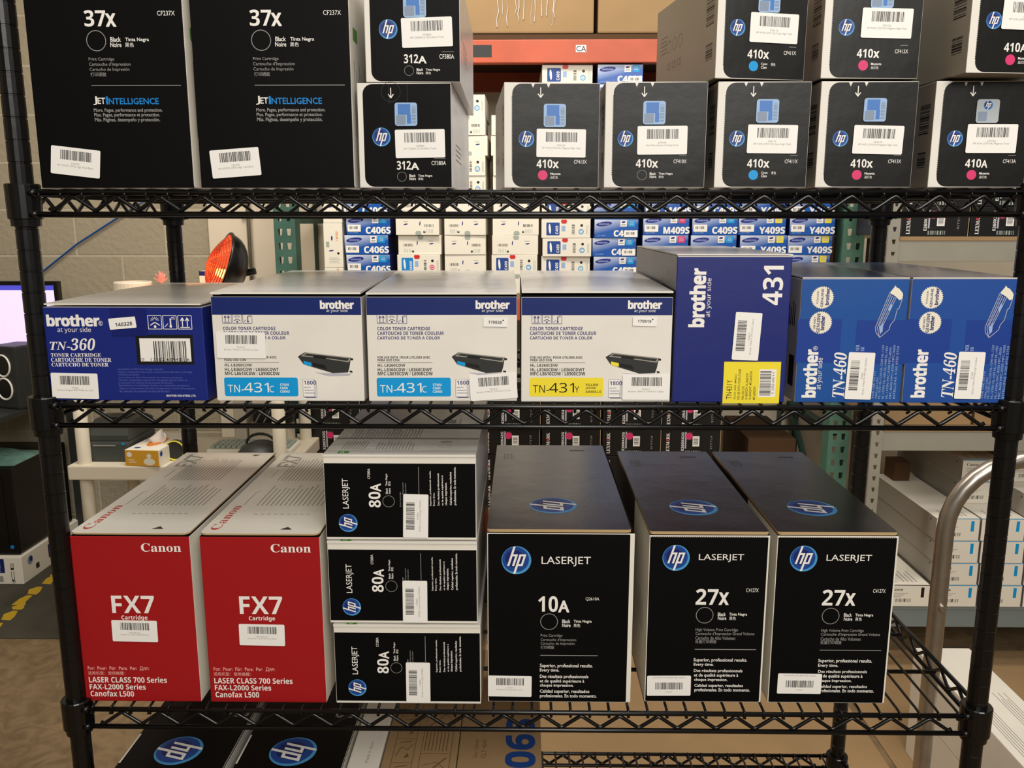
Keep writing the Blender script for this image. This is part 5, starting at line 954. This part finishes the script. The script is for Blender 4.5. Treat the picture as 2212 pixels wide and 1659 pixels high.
for ring_, (n_, ln, tl) in enumerate(((8, 34, 48), (7, 42, 28), (5, 46, 10))):
    for i in range(n_):
        a = 2*math.pi*(i+ring_*.4)/n_; t = math.radians(tl); mb = MB(); b_ = Vector((0, 0, 72)); d_ = Vector((math.cos(a)*math.sin(t), math.sin(a)*math.sin(t), math.cos(t))); s_ = Vector((-math.sin(a), math.cos(a), 0)); n__ = d_.cross(s_)
        p1 = b_+d_*ln*.5; mb.add([b_, p1+s_*9, b_+d_*ln, p1-s_*9, p1+n__*3.5, p1-n__*1.5], [(0, 1, 4), (1, 2, 4), (2, 3, 4), (3, 0, 4), (1, 0, 5), (2, 1, 5), (3, 2, 5), (0, 3, 5)], 'petal_pink'); mb.build('petal', fl)

# ---------------------------------------------------------------- desk corner at the left
DZ = -790
desk = tag(empty('desk', (-2795, 2160, -FL)), 'dark desk against the block wall carrying a lit monitor', 'desk')
mb = MB(); mb.box(0, 1330, 0, 620, DZ-26+FL, DZ+FL, 'charcoal', 3); mb.build('desk_top', desk); mb = MB(); mb.box(1290, 1326, 575, 610, 0, DZ-26+FL, 'charcoal'); mb.build('leg', desk); mb = MB(); mb.box(0, 30, 30, 600, 0, DZ-26+FL, 'charcoal'); mb.build('side_panel', desk)
mat('screen', (210, 190, 235), .3, .5, emit=(222, 198, 250), es=.95); mat('screen_bar', (70, 70, 180), .3, .5, emit=(70, 70, 185), es=.8)
mon = tag(empty('monitor', (-1960, 2490, DZ), 0), 'monitor with a bright lilac screen on the desk', 'monitor')
mb = MB(); mb.box(0, 610, 0, 34, 205, 515, 'epoxy_black', 4); mb.build('bezel', mon)
mb = MB(); F_ = Face(mb, (0, -.5, 0), (1, 0, 0), (0, 0, 1)); F_.bar(16, 228, 578, 270, 'screen', 0); F_.bar(16, 478, 578, 20, 'screen_bar', .4); F_.bar(16, 228, 578, 10, 'screen_bar', .4)
mb.build('display', mon); mb = MB(); mb.box(240, 370, 35, 55, 8, 300, 'epoxy_black', 4); mb.build('stand', mon); mb = MB(); mb.box(190, 420, -30, 120, 0, 10, 'epoxy_black', 4); mb.build('foot', mon)
sp = tag(empty('speaker', (-1592, 2375, DZ), -18), 'black desk speaker with two white-ringed drivers', 'speaker')
mb = MB(); mb.box(0, 130, 0, 150, 0, 262, 'charcoal', 10); mb.build('cabinet', sp)
for z in (180, 84):
    mb = MB(); mb.tube([(62+40*math.cos(math.radians(a)), -2, z+44*math.sin(math.radians(a))) for a in range(0, 360, 12)], 4, 'white', 8, closed=True); rg = mb.build('driver_ring', sp); mb = MB(); mb.tube([(62, 2, z), (62, -3, z)], 36, 'epoxy_black', 24); mb.build('cone', rg)
mb = MB(); mb.tube([(0, 0, 235), (0, 0, 228), (-24, 0, 80), (-24, 0, 66), (44, 0, 8), (60, 0, 8)], 9, 'plastic_white', 10); o = mb.build('tablet_stand', loc=(-1535, 2500, DZ), smooth=True); tag(o, 'pale bent tablet stand on the desk corner beside the speaker', 'stand')
pc = tag(empty('computer_tower', (-1855, 2300, -FL+123)), 'black computer tower resting on a white printed box under the desk', 'computer')
mb = MB(); mb.box(0, 340, 0, 420, 0, 382, 'epoxy_black', 6); mb.build('case', pc); mb = MB(); mb.box(250, 300, -3, 0, 30, 350, 'epoxy_black', 1); mb.build('front_panel', pc); mb = MB(); mb.box(305, 318, -3, 0, 30, 43, 'sky'); mb.build('power_button', pc)
mb = MB(); mb.box(0, 340, 0, 470, 0, 122, 'box_white', 3); F = faces(mb, 340, 470, 122); f = F['front']; f.bar(225, 52, 40, 62, 'logo_navy'); f.text(236, 58, 12, 50, 'Printer', 'H', 'white', 1); f.text(290, 12, 14, 84, 'CE', 'b', 'darktext', 1); f.ring(297, 14, 8, 2, 'darktext'); f.bar(225, 12, 30, 26, 'grey')
f = F['right']; f.disc(60, 86, 20, 'seal_grey', n=18); f.disc(66, 90, 12, 'logo_navy', .4, n=14); f.bar(96, 30, 26, 24, 'darktext'); f.bar(196, 40, 90, 60, 'logo_navy')
tag(mb.build('printer_carton', loc=(-1840, 2280, -FL)), 'white printed box on the floor under the computer tower', 'box')
mat('bag_teal', (120, 160, 146), .4, .4, noise=.2, nscale=20)
mb = MB(); N = 10; vs = []; fs = []; R = random.Random(2)
for j in range(N+1):
    for i in range(N+1): e = math.sin(math.pi*i/N)*math.sin(math.pi*j/N); vs.append((i*34, j*24, 3+e*(26+R.uniform(0, 16))))
fs = [(j*(N+1)+i, j*(N+1)+i+1, (j+1)*(N+1)+i+1, (j+1)*(N+1)+i) for j in range(N) for i in range(N)]; mb.add(vs, fs, 'bag_teal'); mb.add([(0, 0, 0), (340, 0, 0), (340, 240, 0), (0, 240, 0)], [(3, 2, 1, 0)], 'bag_teal')
for a_ in range(2): mb.add([(340*a_, 0, 0), (340*a_, 240, 0), (340*a_, 240, 3), (340*a_, 0, 3)], [(0, 1, 2, 3) if a_ else (3, 2, 1, 0)], 'bag_teal'); mb.add([(0, 240*a_, 0), (340, 240*a_, 0), (340, 240*a_, 3), (0, 240*a_, 3)], [(3, 2, 1, 0) if a_ else (0, 1, 2, 3)], 'bag_teal')
tag(mb.build('plastic_bag', loc=(-1852, 2320, -FL+506)), 'crumpled teal plastic bag lying on the computer tower', 'bag')
# things on the wall
mat('cable_blue', (30, 78, 150), .5, .4)
mb = MB(); mb.tube([(-1080, -8, 62), (-1207, -8, -13), (-1400, -8, -128), (-1570, -8, -252), (-1700, -8, -330)], 4, 'cable_blue', 8); o = mb.build('network_cable', loc=(0, 2786, 0), smooth=True); tag(o, 'blue network cable running diagonally down the block wall', 'cable')
cd = tag(empty('conduit', (-612, 2740, -FL)), 'galvanised conduit pipe running up the plaster wall behind the heater', 'pipe')
mat('galvanised', (190, 184, 172), .3, .5, metal=.7)
mb = MB(); mb.tube([(0, 0, 900), (0, 0, 3400)], 11, 'galvanised', 12); mb.build('pipe', cd, smooth=True); mb = MB(); mb.box(-36, 14, 4, 18, 1516, 1530, 'galvanised', 3); mb.tube([(-26, 8, 1523), (-26, -4, 1523)], 6, 'galvanised', 8); mb.build('clip', cd)
